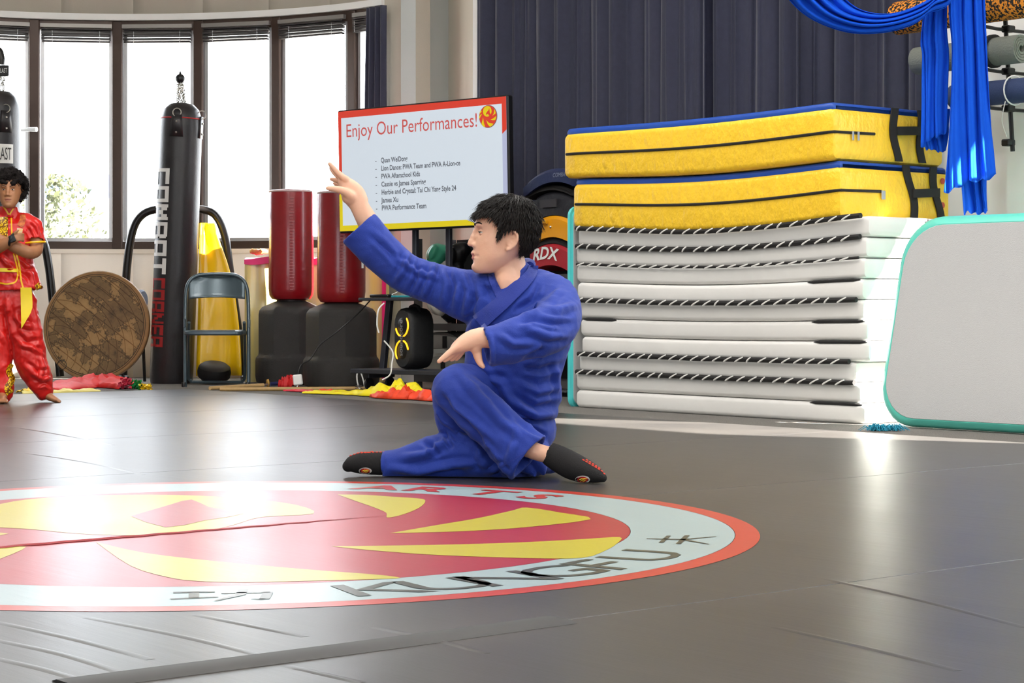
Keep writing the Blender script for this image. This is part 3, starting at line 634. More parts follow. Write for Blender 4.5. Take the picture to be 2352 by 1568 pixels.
for px in (1715, 2225): obj('ceiling_hook', MB().lathe(P(px, -1270, 9.74)-Vector((0, 0, 0.02)), [(0.02, 0), (0.035, 0.01), (0.035, 0.06), (0.06, max(0.07, CEIL-P(px, -1270, 9.74).z+0.015))], 14), M_rackm, sk)
# ------------------------------------------------------------------ presentation screen
M_plastic = mat('black_plastic', srgb(20, 20, 22), 0.4)
M_dark = mat('dark_metal', srgb(58, 60, 68), 0.45, 0.4)
def screen(name, col, e=0.62): return mat(name, tuple(c*0.25 for c in col), 0.12, emit=col, estr=e)
TL, BL_, TR, BR = P(773, 254, 13.3), P(779, 535.7, 13.3), P(1166, 217, 12.45), P(1171, 518, 12.45)
TX = ((TR-TL)+(BR-BL_)).normalized(); TZ = ((TL-BL_)+(TR-BR)); TZ = (TZ-TX*TZ.dot(TX)).normalized(); TN = TX.cross(TZ)      # TN points to the back
if TN.y < 0: TN = -TN
TW = ((TR-TL).length+(BR-BL_).length)/2; THt = ((TL-BL_).length+(TR-BR).length)/2; TC = (TL+BL_+TR+BR)/4; TO = TC-TX*TW/2+TZ*THt/2
def TS(s_, t_, d=0.0): return TO+TX*(s_*TW)-TZ*(t_*THt)-TN*d
tv = thing('display_screen', TC-TZ*THt/2, 'large flat display on a stand showing Enjoy Our Performances slide', 'screen')
obj('housing', MB().box(TC+TN*0.03, (TW, 0.055, THt), TX, TN, TZ, ch=0.008), M_plastic, tv, False)
def quad(poly, d): return MB().add([TS(a, b, d) for a, b in poly], [tuple(range(len(poly)))])
S_paper, S_red, S_yel, S_lil, S_txt, S_title = screen('slide_paper', srgb(214, 224, 234), 0.72), screen('slide_red', srgb(228, 70, 52)), screen('slide_yellow', srgb(236, 214, 30)), screen('slide_lilac', srgb(190, 196, 226)), screen('slide_grey_text', srgb(110, 114, 124), 0.5), screen('slide_title', srgb(214, 92, 88))
pn = obj('slide', quad([(.008, .012), (.992, .012), (.992, .985), (.008, .985)], 0.001), S_lil, tv, False)
obj('slide_red_border', quad([(.008, .012), (.992, .012), (.992, .265), (.965, .30), (.965, .07), (.028, .07), (.028, .66), (.008, .69)], 0.002), S_red, pn, False)
obj('slide_yellow_border', quad([(.008, .69), (.028, .66), (.028, .94), (.76, .94), (.84, .985), (.008, .985)], 0.002), S_yel, pn, False)
obj('slide_paper', quad([(.028, .066), (.968, .066), (.968, .94), (.028, .94)], 0.003), S_paper, pn, False)
def slide_text(s, s0, s1, tb, size, m, name, **kw):
    obj(name, text_on(s, size, TS(s0, tb, 0.0045), TX, TZ, width=(s1-s0)*TW, **kw), m, pn, False)
slide_text('Enjoy Our Performances!', .055, .83, .225, 0.125, S_title, 'slide_title', bold=0.0)
for s, x1, tb in (('Quan WeiDong', 940, .45), ('Lion Dance: PWA Team and PWA A-Lion-ce', 1059, .514), ('PWA Afterschool Kids', 968, .578), ('Cassie vs James Sparring', 981, .642), ('Herbie and Crystal: Tai Chi Yang Style 24', 1049, .706), ('James Xu', 917, .77), ('PWA Performance Team', 981, .832)):
    slide_text(s, .268, .268+(x1-878)/390, tb, 0.046, S_txt, 'slide_line', bold=0.001)
    slide_text('-', .232, .242, tb, 0.046, S_txt, 'slide_dash')
def logo2d(fn, s_, parent, mr, my, mo, pre, dz):
    n = 36
    def pl(pts, m, nm, d): obj(nm, MB().add([fn(a*s_, b*s_, d) for a, b in pts], [tuple(range(len(pts)))]), m, parent, False)
    pl([(1.0*math.cos(2*PI*k/n), 1.0*math.sin(2*PI*k/n)) for k in range(n)], mo, pre+'_outline', dz)
    pl([(.955*math.cos(2*PI*k/n), .955*math.sin(2*PI*k/n)) for k in range(n)], mr, pre+'_disc', dz*1.5)
    pl([(-.05+.47*math.cos(2*PI*k/n), .45+.47*math.sin(2*PI*k/n)) for k in range(n)], my, pre+'_sun', dz*2)
    pl([(.16, .75), (.12, .55), (-.05, .42), (-.15, .30), (-.2, .15), (.05, .22), (.12, .1), (.3, -.05), (.42, .1), (.24, .3), (.22, .55)], mr, pre+'_bird', dz*2.5)
    for bl in ([(.52, .0), (.66, .2), (.78, .6), (.88, .3), (.84, .15), (.7, .12)], [(.3, -.3), (.6, -.22), (.95, -.02), (.9, -.25), (.8, -.38), (.55, -.38)], [(-.16, -.3), (.1, -.55), (.62, -.68), (.45, -.85), (.24, -.92), (0, -.7)], [(-.5, -.05), (-.6, -.35), (-.7, -.62), (-.5, -.85), (-.28, -.93), (-.42, -.55)], [(-.6, .25), (-.8, .2), (-.95, .02), (-.9, -.15), (-.78, .05)], [(-.62, .55), (-.82, .5), (-.92, .28), (-.75, .36)]):
        pl(bl, my, pre+'_flame', dz*2.5)
logo2d(lambda a, b, d: TS(.893, .155, d)+TX*a+TZ*b, 0.072, pn, S_red, S_yel, S_txt, 'logo', 0.004)
# stand with shelf
TF = Vector((TC.x, TC.y, 0))+TN*0.12; TNh = Vector((TN.x, TN.y, 0)).normalized(); TXh = Vector((TX.x, TX.y, 0)).normalized()
st = thing('display_stand', (TF.x, TF.y, FLOOR), 'grey metal cart carrying the display, with a shelf below', 'stand')
def SP(a, b, z): return TF+TXh*a+TNh*b+Vector((0, 0, z))
def bar(p, q, w, d=None):
    ax = (q-p).normalized(); s1 = TNh-ax*TNh.dot(ax); s1.normalize(); return MB().box((p+q)/2, (w, d or w, (q-p).length), ax.cross(s1), s1, ax, ch=0.004)
for sx in (-1, 1):
    obj('post', bar(SP(sx*0.42, 0, 0.12), SP(sx*0.36, 0, 0.58), 0.04), M_dark, st, False)
    obj('post', bar(SP(sx*0.14, 0.0, 0.58), SP(sx*0.14, 0.0, 1.5), 0.035), M_dark, st, False)
    obj('foot', bar(SP(sx*0.42, -0.17, 0.09), SP(sx*0.42, 0.1, 0.09), 0.045), M_dark, st, False)
    for fy in (-0.14, 0.07):
        obj('caster', MB().lathe(SP(sx*0.42, fy, 0.03)-TXh*0.012, [(0.01, 0), (0.04, 0.002), (0.044, 0.012), (0.04, 0.022), (0.01, 0.024)], 14, TXh), M_plastic, st)
obj('shelf', MB().box(SP(0, -0.08, 0.585), (0.86, 0.32, 0.02), TXh, TNh, ch=0.004), M_dark, st, False)
obj('base_shelf', MB().box(SP(0, -0.1, 0.115), (0.98, 0.3, 0.03), TXh, TNh, ch=0.004), M_dark, st, False)
obj('mount_plate', MB().box(SP(0, -0.045, 1.4), (0.5, 0.03, 0.3), TXh, TNh, ch=0.004), M_dark, st, False)
obj('remote_control', MB().box(SP(-0.31, -0.15, 0.607), (0.16, 0.05, 0.022), TXh, TNh, ch=0.006), M_plastic, label='black remote control lying on the cart shelf below the display', cat='remote')
obj('marker_pen', MB().tube([SP(-0.2, -0.17, 0.603), SP(0.0, -0.2, 0.603)], 0.007, 8), mat('pen_teal', srgb(40, 150, 160), 0.4), label='teal pen lying on the cart shelf under the display', cat='pen')
hg = MB(); hg.tube([SP(-0.3, -0.1, 0.6), SP(-0.16, -0.1, 0.65), SP(-0.1, -0.1, 0.65), SP(0.0, -0.1, 0.6)], 0.004, 5)
obj('coat_hanger', hg, mat('white_plastic', srgb(232, 232, 228), 0.4), label='white plastic hanger lying on the cart shelf', cat='hanger')
# loudspeaker with glowing rings
Fn = -V; Fx = U                                                         # its front looks along -V
def stadium(w, h, n=10):
    r = w/2; return [(r*math.cos(PI*k/n), h-r+r*math.sin(PI*k/n)) for k in range(n+1)]+[(-r*math.cos(PI*k/n), r-r*math.sin(PI*k/n)) for k in range(n+1)]
SB = G(930, 873, 0.132); SB = SP(-0.12, -0.16, 0.131)
lsp = thing('loudspeaker', SB, 'tall black capsule loudspeaker with glowing yellow rings on the cart', 'speaker')
ol = stadium(0.2, 0.40)
def SPK(a, d, z): return SB+Fx*a-Fn*d+Vector((0, 0, z))
rs = []
for d, k in ((0.0, 0.84), (0.01, 0.95), (0.03, 1.0), (0.15, 1.0), (0.18, 0.95), (0.19, 0.84)): rs.append([SPK(p[0]*k, d, 0.2+(p[1]-0.2)*(1-(1-k)*0.5)) for p in ol])
obj('cabinet', MB().rings(rs), mat('speaker_black', srgb(26, 26, 28), 0.5, bump=0.3, bscale=300), lsp)
M_glow = mat('ring_glow', srgb(240, 180, 30), 0.4, emit=srgb(255, 190, 30), estr=1.1)
for zc, a0, a1 in ((0.285, -2.9, -1.75), (0.285, -1.4, 0.75), (0.115, 0.15, 1.4), (0.115, 1.75, 3.9)):
    obj('light_ring', MB().tube([SPK(0.068*math.cos(lerp(a0, a1, k/14)), -0.003, zc+0.072*math.sin(lerp(a0, a1, k/14))) for k in range(15)], [0.002]+[0.0062]*13+[0.002], 6), M_glow, lsp)
obj('grille', MB().lathe(SPK(0, 0.002, 0.285), [(0.01, -0.004), (0.05, -0.002), (0.058, 0.004)], 24, Fn*-1), M_plastic, lsp); obj('grille', MB().lathe(SPK(0, 0.002, 0.115), [(0.01, -0.004), (0.05, -0.002), (0.058, 0.004)], 24, Fn*-1), M_plastic, lsp)
obj('brand_lettering', text_on('soundcore', 0.055, SPK(0.016, -0.010, 0.085), Vector((0, 0, 1)), -Fx, width=0.235), mat('grey_print', srgb(150, 152, 158), 0.5), lsp, False)
obj('carry_handle', MB().tube([SPK(-0.06, 0.1, 0.36), SPK(-0.04, 0.1, 0.404), SPK(0.0, 0.1, 0.414), SPK(0.04, 0.1, 0.404), SPK(0.06, 0.1, 0.36)], 0.014, 8), M_plastic, lsp)

# ------------------------------------------------------------------ gear shelf against the curtain
M_shelf = mat('shelf_grey', srgb(72, 70, 70), 0.6); M_back = mat('shelf_back', srgb(22, 21, 22), 0.9)
RU0, RU1, RV0, RV1 = upix(955, 0.74), upix(1345, 0.74), 0.74, 1.07
RUM = upix(1090, 0.74)
rk2 = thing('gear_shelf', UV((RU0+RU1)/2, (RV0+RV1)/2, FLOOR), 'low dark grey shelf unit packed with sparring gear behind the kneeling person', 'shelf')
for uu, hh in ((RU0, 1.0), (RUM, 1.0), (RU1, 0.70)):
    for vv in (RV0+0.02, RV1-0.02): obj('upright', MB().box(UV(uu, vv, (FLOOR+hh)/2), (0.045, 0.04, hh-FLOOR), U, V), M_shelf, rk2, False)
for z in (0.05, 0.40, 0.72): obj('shelf_board', MB().box(UV((RU0+RU1)/2, (RV0+RV1)/2, z), (RU1-RU0, RV1-RV0, 0.045), U, V), M_shelf, rk2, False)
obj('back_panel', MB().box(UV((RU0+RU1)/2, RV1+0.03, 0.5), (RU1-RU0, 0.012, 1.0), U, V), M_back, rk2, False)
def curved_pad(u, v, z, w, depth, th, rise, tilt=0.0, n=14):
    rs = []
    for k in range(n+1):
        s_ = k/n*2-1; zz = z+rise*(1-s_*s_)+tilt*s_; e = 0.012 if k in (0, n) else 0
        ring = [(v+e, zz+e), (v+depth-e, zz+e), (v+depth, zz+0.02), (v+depth, zz+th-0.02), (v+depth-0.02, zz+th-e), (v+0.02, zz+th-e), (v, zz+th-0.02), (v, zz+0.02)]
        rs.append([UV(u+s_*w/2, a, b) for a, b in ring])
    return MB().rings(rs)
up1 = upix(1262, 0.76)
def pad_letters(s, uc, v, zc, w, h, rise, m, parent, **kw):
    vv, ff = text2d(s, 1.0, **kw); x0, x1 = min(p[0] for p in vv), max(p[0] for p in vv); y1 = max(p[1] for p in vv)
    pts = []
    for p in vv:
        s_ = (p[0]-x0)/(x1-x0)-0.5; a = s_*w; pts.append(UV(uc+a, v-0.004, zc+p[1]/y1*h+rise*(1-(a/0.21)**2)-rise))
    obj('lettering', MB().add(pts, ff), m, parent, False)
M_white2 = mat('white_print', srgb(240, 240, 238), 0.5)
pd = thing('kick_shield', UV(up1, 0.8, 0.743), 'curved maroon kick shield with large white letters on the gear shelf', 'kick shield')
obj('padding', curved_pad(up1+0.03, 0.75, 0.745, 0.42, 0.3, 0.135, 0.055, -0.01), mat('maroon_leather', srgb(170, 34, 46), 0.5, bump=0.15, bscale=40), pd)
pad_letters('RDX', up1-0.02, 0.75, 0.842, 0.26, 0.075, 0.055, M_white2, pd, shear=0.25, bold=0.03)
obj('backing', curved_pad(up1+0.03, 0.765, 0.882, 0.40, 0.27, 0.035, 0.055, -0.01), M_black, pd)
pd = thing('kick_shield_yellow', UV(up1, 0.8, 0.93), 'glossy amber curved kick shield lying on the maroon one', 'kick shield')
obj('padding', curved_pad(up1+0.04, 0.755, 0.921, 0.42, 0.3, 0.135, 0.055, -0.01), mat('amber_leather', srgb(236, 160, 12), 0.25, coat=0.4), pd)
obj('rivet', MB().sphere(UV(up1+0.02, 0.753, 1.04), 0.008, 8, 6), M_chrome, pd)
obj('strap', MB().tube([UV(up1-0.14, 0.738, 1.045), UV(up1-0.06, 0.736, 1.075), UV(up1+0.0, 0.738, 1.07)], 0.012, 6), mat('amber_strap', srgb(226, 160, 20), 0.4), pd)
pd = thing('kick_shield_black', UV(up1, 0.8, 1.1), 'worn black leather kick shield between the amber and navy ones', 'kick shield')
obj('padding', curved_pad(up1+0.03, 0.775, 1.06, 0.44, 0.3, 0.15, 0.055, -0.01), mat('black_leather', srgb(34, 34, 40), 0.5, bump=0.5, bscale=18), pd)
obj('strap', MB().box(UV(up1-0.02, 0.768, 1.19), (0.16, 0.01, 0.05), U, V), mat('strap_grey', srgb(58, 56, 60), 0.7), pd, False)
pd = thing('kick_shield_navy', UV(up1, 0.8, 1.27), 'dark navy curved kick shield on top of the gear shelf pile', 'kick shield')
obj('padding', curved_pad(up1+0.02, 0.745, 1.25, 0.52, 0.3, 0.085, 0.07, 0.02), mat('navy_leather', srgb(28, 40, 82), 0.45, bump=0.2, bscale=30), pd)
pad_letters('COMBAT', up1+0.13, 0.741, 1.35, 0.14, 0.026, 0.0, mat('faded_print', srgb(130, 140, 165), 0.6), pd, shear=0.2)
obj('lower_flap', curved_pad(up1-0.01, 0.765, 1.214, 0.5, 0.28, 0.03, 0.06, 0.0), M_black, pd)
# gloves and pads lower down
def glove(name, c, m, m2, label, s=1.0, yaw=0.0, pitch=0.0):
    zg = 0.7435 if c.z > 0.7 else 0.4235
    mb = MB(); R = Matrix.Rotation(yaw, 3, 'Z') @ Matrix.Rotation(pitch, 3, 'Y')
    def el(p, r, k=14): 
        q = MB().sphere((0, 0, 0), r, k, 10); mb.add([R @ (Vector(p)+v)*s for v in q.v], q.f)
    el((0, 0, 0.085), (0.075, 0.06, 0.085)); el((0.035, -0.0, 0.12), (0.065, 0.055, 0.06)); el((-0.045, -0.045, 0.08), (0.03, 0.03, 0.06)); el((0.0, 0, 0.02), (0.05, 0.045, 0.05))
    me = remesh(mb, 0.008*s, 3); zlo = min(min(v.co.z for v in me.vertices), min((R @ Vector((0.05*math.cos(a), 0.05*math.sin(a), -0.07))*s).z for a in (0, 1.57, 3.14, 4.71))); c = Vector((c.x, c.y, zg-zlo)); me.transform(Matrix.Translation(c)); b = Vector((c.x, c.y, zg))
    t = thing(name, b, label, 'boxing glove'); mesh_obj('padding', me, m, t)
    cf = MB().lathe((0, 0, 0), [(0.045, -0.07), (0.05, -0.06), (0.05, 0.0), (0.045, 0.012)], 18); cf2 = MB().add([Vector(c)+R @ v*s for v in cf.v], cf.f); obj('cuff', cf2, m2, t); return t
M_mint = mat('mint_leather', srgb(88, 200, 160), 0.4); M_wlea = mat('white_leather', srgb(206, 200, 190), 0.5); M_mar = mat('dark_maroon', srgb(110, 40, 60), 0.5)
um = upix(990, 0.86)
glove('boxing_glove', UV(um, 0.86, 0.84), M_mint, M_mint, 'mint green boxing glove resting on the gear shelf below the display', 0.95, 0.4, 0.5)
glove('boxing_glove', UV(um+0.2, 0.93, 0.83), M_plastic, M_plastic, 'black boxing glove beside the mint green one on the gear shelf', 0.95, 0.2)
ug = upix(990, 0.88)
glove('boxing_glove', UV(ug+0.14, 0.9, 0.50), M_wlea, M_plastic, 'off white boxing glove on the middle shelf behind the loudspeaker', 0.95, 0.5, -0.9)
glove('boxing_glove', UV(ug+0.40, 0.9, 0.50), M_mar, M_plastic, 'dark maroon boxing glove on the middle shelf', 0.9, 0.3, -0.9)
us_ = upix(1015, 0.78)
for k, (z, du, lb) in enumerate(((0.085, 0.0, 'grey padded shin guard on the bottom shelf beside the loudspeaker'), (0.225, 0.02, 'pale curved shin guard lying on the grey one on the bottom shelf'))):
    pd = thing('shin_guard', UV(us_+du, 0.8, z), lb, 'shin guard', 'shin guards'); obj('padding', curved_pad(us_+du, 0.77, z, 0.34, 0.24, 0.11, 0.03, -0.02*k), mat('pad_grey%d' % k, srgb(*((168, 164, 156), (150, 146, 140))[k]), 0.7, bump=0.4, bscale=30), pd)
    obj('strap', MB().box(UV(us_+du+0.03, 0.765, z+0.075), (0.04, 0.008, 0.08), U, V), M_black, pd, False)

# ------------------------------------------------------------------ standing bags with round red targets
M_redv = mat('red_vinyl', srgb(134, 9, 20), 0.3, coat=0.25, bump=0.25, bscale=10, stretch=(1, 1, 2.5), var=0.04)
M_base = mat('base_plastic', srgb(38, 35, 33), 0.5, bump=0.5, bscale=350)
def free_bag(px, Y, ptop, pbot, pbase, rb, rbase, rot, label, tagp=None):
    c = Vector(((px-1176)/F*Y, Y, FLOOR)); z = lambda py: EYE+(HOR-py)/F*Y
    t = thing('freestanding_bag', c, label, 'punching bag', 'freestanding bags')
    zb, zt, zs = z(pbot), z(ptop), z(pbase); H_ = zs-FLOOR
    rs = []
    for rr, hh in ((0.80, 0.0), (0.97, 0.02), (1.0, 0.06), (1.0, 0.17), (0.985, 0.195), (0.93, 0.215), (0.92, 0.23), (0.92, H_-0.07), (0.90, H_-0.04), (0.82, H_-0.015), (0.5, H_+0.02), (0.3, H_+0.035)):
        ring = []
        for k in range(32):
            a = 2*PI*k/32+rot; q = math.cos(PI/8)/math.cos(((a-rot) % (PI/4))-PI/8); q = lerp(q, 1.0, 0.8 if hh < 0.2 or hh > H_-0.01 else 0.12)
            ring.append(c+Vector((rbase*rr*q*math.cos(a), rbase*rr*q*math.sin(a), hh)))
        rs.append(ring)
    obj('base', MB().rings(rs), M_base, t)
    obj('neck', MB().lathe(c, [(0.11, H_), (0.10, zb-FLOOR+0.04)], 24), M_plastic, t)
    h = zt-zb
    obj('bag', MB().lathe(c+Vector((0, 0, zb-FLOOR)), [(rb*0.6, 0.0), (rb*0.86, 0.012), (rb*0.97, 0.04), (rb, 0.085), (rb*1.0, 0.3*h), (rb*0.985, 0.6*h), (rb*0.99, h-0.03), (rb*0.96, h-0.008), (rb*0.9, h), (rb*0.3, h+0.01)], 48), M_redv, t)
    a0 = -PI/2+0.12; st_ = MB()
    for k in range(32):
        zz = zb+0.08+(h-0.14)*k/31; dd = Vector((math.cos(a0), math.sin(a0), 0)); sd_ = Vector((-dd.y, dd.x, 0)); p = c+dd*(rb*1.004)+Vector((0, 0, zz-FLOOR))
        st_.box(p+sd_*0.004*math.sin(k*1.7), (0.022+0.008*((k*7) % 3), 0.004, 0.006), sd_, dd)
    obj('seam_glare', st_, mat('glare_pink', srgb(176, 96, 98), 0.5), t, False, kind='stuff')  # pale ticks imitating the glare along the bag's seam
    obj('edge_piping', MB().tube([c+Vector((rb*0.975*math.cos(2*PI*k/40), rb*0.975*math.sin(2*PI*k/40), zt-FLOOR-0.01)) for k in range(40)], 0.007, 6, True), mat('piping_pale', srgb(214, 190, 190), 0.5), t)
    if tagp: obj('care_label', MB().box(c+Vector((rb*0.9, -rb*0.45, zb-FLOOR+0.27)), (0.02, 0.012, 0.05)), M_white2, t, False)
free_bag(669, 14.42, 437, 690, 700, 0.163, 0.262, 0.35, 'red freestanding punching bag on a black base beside the folding chair')
free_bag(784, 13.82, 440, 697, 704, 0.168, 0.268, 0.2, 'red freestanding punching bag on a black base, partly covered by the display', True)

# ------------------------------------------------------------------ heavy bags
M_bagv = mat('bag_black', srgb(34, 31, 33), 0.38, bump=0.1, bscale=60, var=0.05)
M_steel = mat('chain_steel', srgb(170, 165, 155), 0.35, 0.8)
BLOCK = {'C': [(0, 0, .22, 1), (0, .8, 1, 1), (0, 0, 1, .2)], 'O': [(0, 0, .22, 1), (.78, 0, 1, 1), (0, .8, 1, 1), (0, 0, 1, .2)], 'M': [(0, 0, .2, 1), (.8, 0, 1, 1), (.2, .62, .38, .95), (.36, .42, .64, .74), (.62, .62, .8, .95)], 'B': [(0, 0, .22, 1), (.76, .06, 1, .44), (.76, .56, 1, .94), (0, .82, .9, 1), (0, .41, .9, .59), (0, 0, .9, .18)],
 'A': [(0, 0, .22, 1), (.78, 0, 1, 1), (0, .8, 1, 1), (.2, .28, .8, .46)], 'T': [(0, .8, 1, 1), (.38, 0, .62, .8)], 'R': [(0, 0, .22, 1), (.76, .5, 1, 1), (0, .82, .9, 1), (0, .4, .9, .58), (.7, 0, 1, .42)], 'N': [(0, 0, .2, 1), (.8, 0, 1, 1), (.18, .58, .42, .9), (.38, .36, .62, .66), (.58, .1, .82, .44)], 'E': [(0, 0, .22, 1), (0, .8, 1, 1), (0, .4, .9, .6), (0, 0, 1, .2)]}
def heavy_bag(name, pxt, pyt, pxb, pyb, Y, r, label):
    z = lambda py: EYE+(HOR-py)/F*Y
    b = Vector(((pxb-1176)/F*Y, Y, z(pyb))); tp = Vector(((pxt-1176)/F*Y, Y, z(pyt))); ax = (tp-b).normalized(); L = (tp-b).length
    t = thing(name, (b.x, b.y, b.z), label, 'heavy bag'); t_c = (b, ax, L)
    obj('bag', MB().lathe(b, [(r*0.7, 0), (r*0.95, 0.012), (r, 0.05), (r*1.01, L*0.3), (r*0.99, L*0.6), (r*0.97, L-0.19), (r*0.955, L-0.14), (r*0.93, L-0.11), (r*0.8, L-0.05), (r*0.55, L-0.012), (r*0.2, L)], 48, ax), M_bagv, t)
    return t, b, ax, L
def on_bag(b, ax, r, ang, h, lift=0.002):                                # point on the bag's skin: angle 0 faces the camera
    X = Vector((1, 0, 0)); X = (X-ax*X.dot(ax)).normalized(); D = ax.cross(X); D = -D if D.y > 0 else D
    return b+ax*h+(X*math.sin(ang)+D*math.cos(ang))*(r+lift)
def chain_bundle(t, p0, p1, seed, n=5, rad=0.02):
    rg = random.Random(seed); d = (p1-p0); a = d.normalized().orthogonal(); bb = d.normalized().cross(a)
    for k in range(n):
        ph = 2*PI*k/n
        for q in range(14):
            s_ = q/14; c = p0+d*(s_+0.036)+(a*math.cos(ph+3*s_)+bb*math.sin(ph+3*s_))*rad*(1.1-0.5*s_); tx = a if (q % 2) else bb; lk = d.normalized()+tx*rg.uniform(-.5, .5); lk.normalize(); sd_ = lk.cross(tx if abs(lk.dot(tx)) < .9 else bb).normalized(); hl = d.length/14*0.72; w = 0.010
            obj('chain_link', MB().tube([c+lk*hl*math.cos(x)+sd_*w*math.sin(x) for x in [2*PI*i/8 for i in range(8)]], 0.0032, 5, True), M_steel, t)
def bag_strap(t, b, ax, L, r, ang, drop=0.0):
    rows = []
    for h, w in ((L-0.10-drop, 0.036), (L-0.16-drop, 0.04), (L-0.26-drop, 0.05)):
        rows.append([on_bag(b, ax, r, ang+s_*w/r, h, 0.004) for s_ in (-1, -.5, 0, .5, 1)])
    mb = MB(); mb.grid(rows); o = obj('strap_patch', mb, M_bagv, t); s_ = o.modifiers.new('thick', 'SOLIDIFY'); s_.thickness = 0.008; s_.offset = 0
    for h in (L-0.15-drop, L-0.23-drop): obj('rivet', MB().sphere(on_bag(b, ax, r, ang, h, 0.01), 0.008, 8, 6), M_steel, t)
    c = on_bag(b, ax, r*0.98, ang, L-0.085-drop, 0.006); obj('ring', MB().tube([c+ax*0.03*math.cos(x)+Vector((0.03*math.sin(x), 0, 0)) for x in [2*PI*i/16 for i in range(16)]], 0.004, 6, True), M_steel, t)
r = 0.158
t, b, ax, L = heavy_bag('heavy_bag', 418, 236, 393, 884, 14.62, r, 'tall black heavy bag with white and red block lettering behind the folding chair')
obj('red_piping', MB().tube([on_bag(b, ax, r*0.94, 2*PI*k/40, L-0.12, 0.002) for k in range(40)], 0.004, 5, True), mat('red_piping', srgb(190, 30, 30), 0.5), t)
bag_strap(t, b, ax, L, r*0.96, -0.05); bag_strap(t, b, ax, L, r*0.96, 1.45)
topc = b+ax*(L-0.02)
ball = P(414, 181, 14.62)
chain_bundle(t, topc+Vector((0, -0.02, -0.03)), ball-Vector((0, 0, 0.03)), 3)
obj('hook_ball', MB().sphere(ball, 0.036, 16, 12), M_plastic, t); obj('hook_stub', MB().tube([ball+Vector((0, 0, 0.03)), ball+Vector((0, 0, 0.055))], [0.012, 0.004], 8), M_plastic, t)
def block_word(word, h_top, h_bot, a_in, letter_h, m):
    n = len(word); step = (h_top-h_bot)/n
    for k, ch in enumerate(word):
        mb = MB()
        for x0, y0, x1, y1 in BLOCK[ch]:
            ny = max(1, int(round((y1-y0)/0.12)))
            rows = []
            for j in range(ny+1):
                yy = lerp(y0, y1, j/ny); rows.append([on_bag(b, ax, r*1.008, a_in+(yy*letter_h)/r, h_top-step*(k+0.88*xx), 0.002) for xx in (x0, x1)])
            mb.grid(rows)
        obj('letter', mb, m, t, False)
zof = lambda py: (EYE+(HOR-py)/F*14.62-b.z)/ax.z
block_word('COMBAT', zof(390), zof(636), -1.28, 0.158, mat('letter_white', srgb(216, 214, 210), 0.5)); block_word('CORNER', zof(640), zof(800), -1.24, 0.15, mat('letter_red', srgb(150, 24, 24), 0.5))

r = 0.172
t, b, ax, L = heavy_bag('heavy_bag_hung', -6, 208, -6, 700, 14.7, r, 'black heavy bag with white maker label, hung on chains behind the child')
bag_strap(t, b, ax, L, r*0.96, 0.62, 0.06)
pl_rows = [[on_bag(b, ax, r, a, h, 0.003) for a in [lerp(-0.6, 0.95, k/16) for k in range(17)]] for h in ((EYE+(HOR-378)/F*14.7-b.z), (EYE+(HOR-334)/F*14.7-b.z))]
obj('label_panel', MB().grid(pl_rows), mat('label_white', srgb(222, 220, 214), 0.5), t, False)
def wrap_text(s, a0, a1, h0, hh, m, lift=0.006):
    v, f = text2d(s, 1.0, bold=0.0); x0, x1 = min(p[0] for p in v), max(p[0] for p in v); y1 = max(p[1] for p in v)
    obj('lettering', MB().add([on_bag(b, ax, r, lerp(a0, a1, (p[0]-x0)/(x1-x0)), h0+hh*p[1]/y1, lift) for p in v], f), m, t, False)
wrap_text('EVERLAST', -0.34, 0.84, EYE+(HOR-370)/F*14.7-b.z, 0.09, mat('ink_black', srgb(30, 28, 28), 0.6))
hk = P(2, 175, 14.7)
chain_bundle(t, b+ax*(L-0.03), hk, 8, 4, 0.028)
bx = P(-8, 163, 14.66)
bx = P(2, 163, 14.66)
obj('maker_block', MB().box(bx, (0.125, 0.05, 0.08), ch=0.005), M_plastic, t, False)
obj('block_lettering', text_on('EVERLAST', 0.05, bx+Vector((-0.052, -0.027, -0.02)), Vector((1, 0, 0.05)), Vector((0, 0, 1)), width=0.105), M_white2, t, False)
M_tube = mat('black_tube', srgb(30, 27, 26), 0.28, 0.3)
stn = thing('bag_stand', (bx.x-0.9, 14.75, FLOOR), 'black steel stand the labelled heavy bag hangs from', 'stand')
obj('mast', MB().tube(spv([(bx.x-0.9, 14.75, FLOOR), (bx.x-0.9, 14.75, 2.0), (bx.x-0.75, 14.75, 2.3), (bx.x-0.25, 14.68, 2.42), (bx.x-0.04, 14.66, bx.z+0.16), (bx.x, 14.66, bx.z+0.10), (bx.x, 14.66, bx.z+0.046)], 6), 0.028, 12), M_tube, stn)
obj('arch', MB().tube(spv([P(-90, 860, 15.06), P(-80, 640, 15.06), P(-50, 540, 15.06), P(20, 512, 15.06), P(72, 520, 15.06), P(98, 552, 15.06), P(110, 600, 15.06), P(120, 680, 15.06), P(138, 864, 15.06)], 6), 0.031, 12), M_tube, stn)
obj('floor_plate', MB().box((bx.x-0.8, 14.75, FLOOR+0.03), (0.6, 0.5, 0.055), ch=0.01), M_tube, stn, False)
a2 = thing('arched_bar', (P(420, 870, 15.0).x, 15.0, FLOOR), 'black steel arched bar standing behind the lettered heavy bag', 'bar')
obj('arch', MB().tube(spv([P(283, 868, 15.0), P(287, 700, 15.0), P(293, 600, 15.0), P(305, 530, 15.0), P(325, 495, 15.0), P(358, 481, 15.0), P(410, 479, 15.0), P(465, 481, 15.0), P(497, 497, 15.0), P(517, 545, 15.0), P(528, 620, 15.0), P(545, 740, 15.0), P(566, 868, 15.0)], 6), 0.031, 12), M_tube, a2)
for px in (283, 566): obj('foot', MB().lathe(P(px, 0, 15.0)*Vector((1, 1, 0)).length*0+Vector(((px-1176)/F*15.0, 15.0, FLOOR)), [(0.03, 0), (0.045, 0.004), (0.045, 0.035), (0.034, 0.045)], 14), M_plastic, a2)
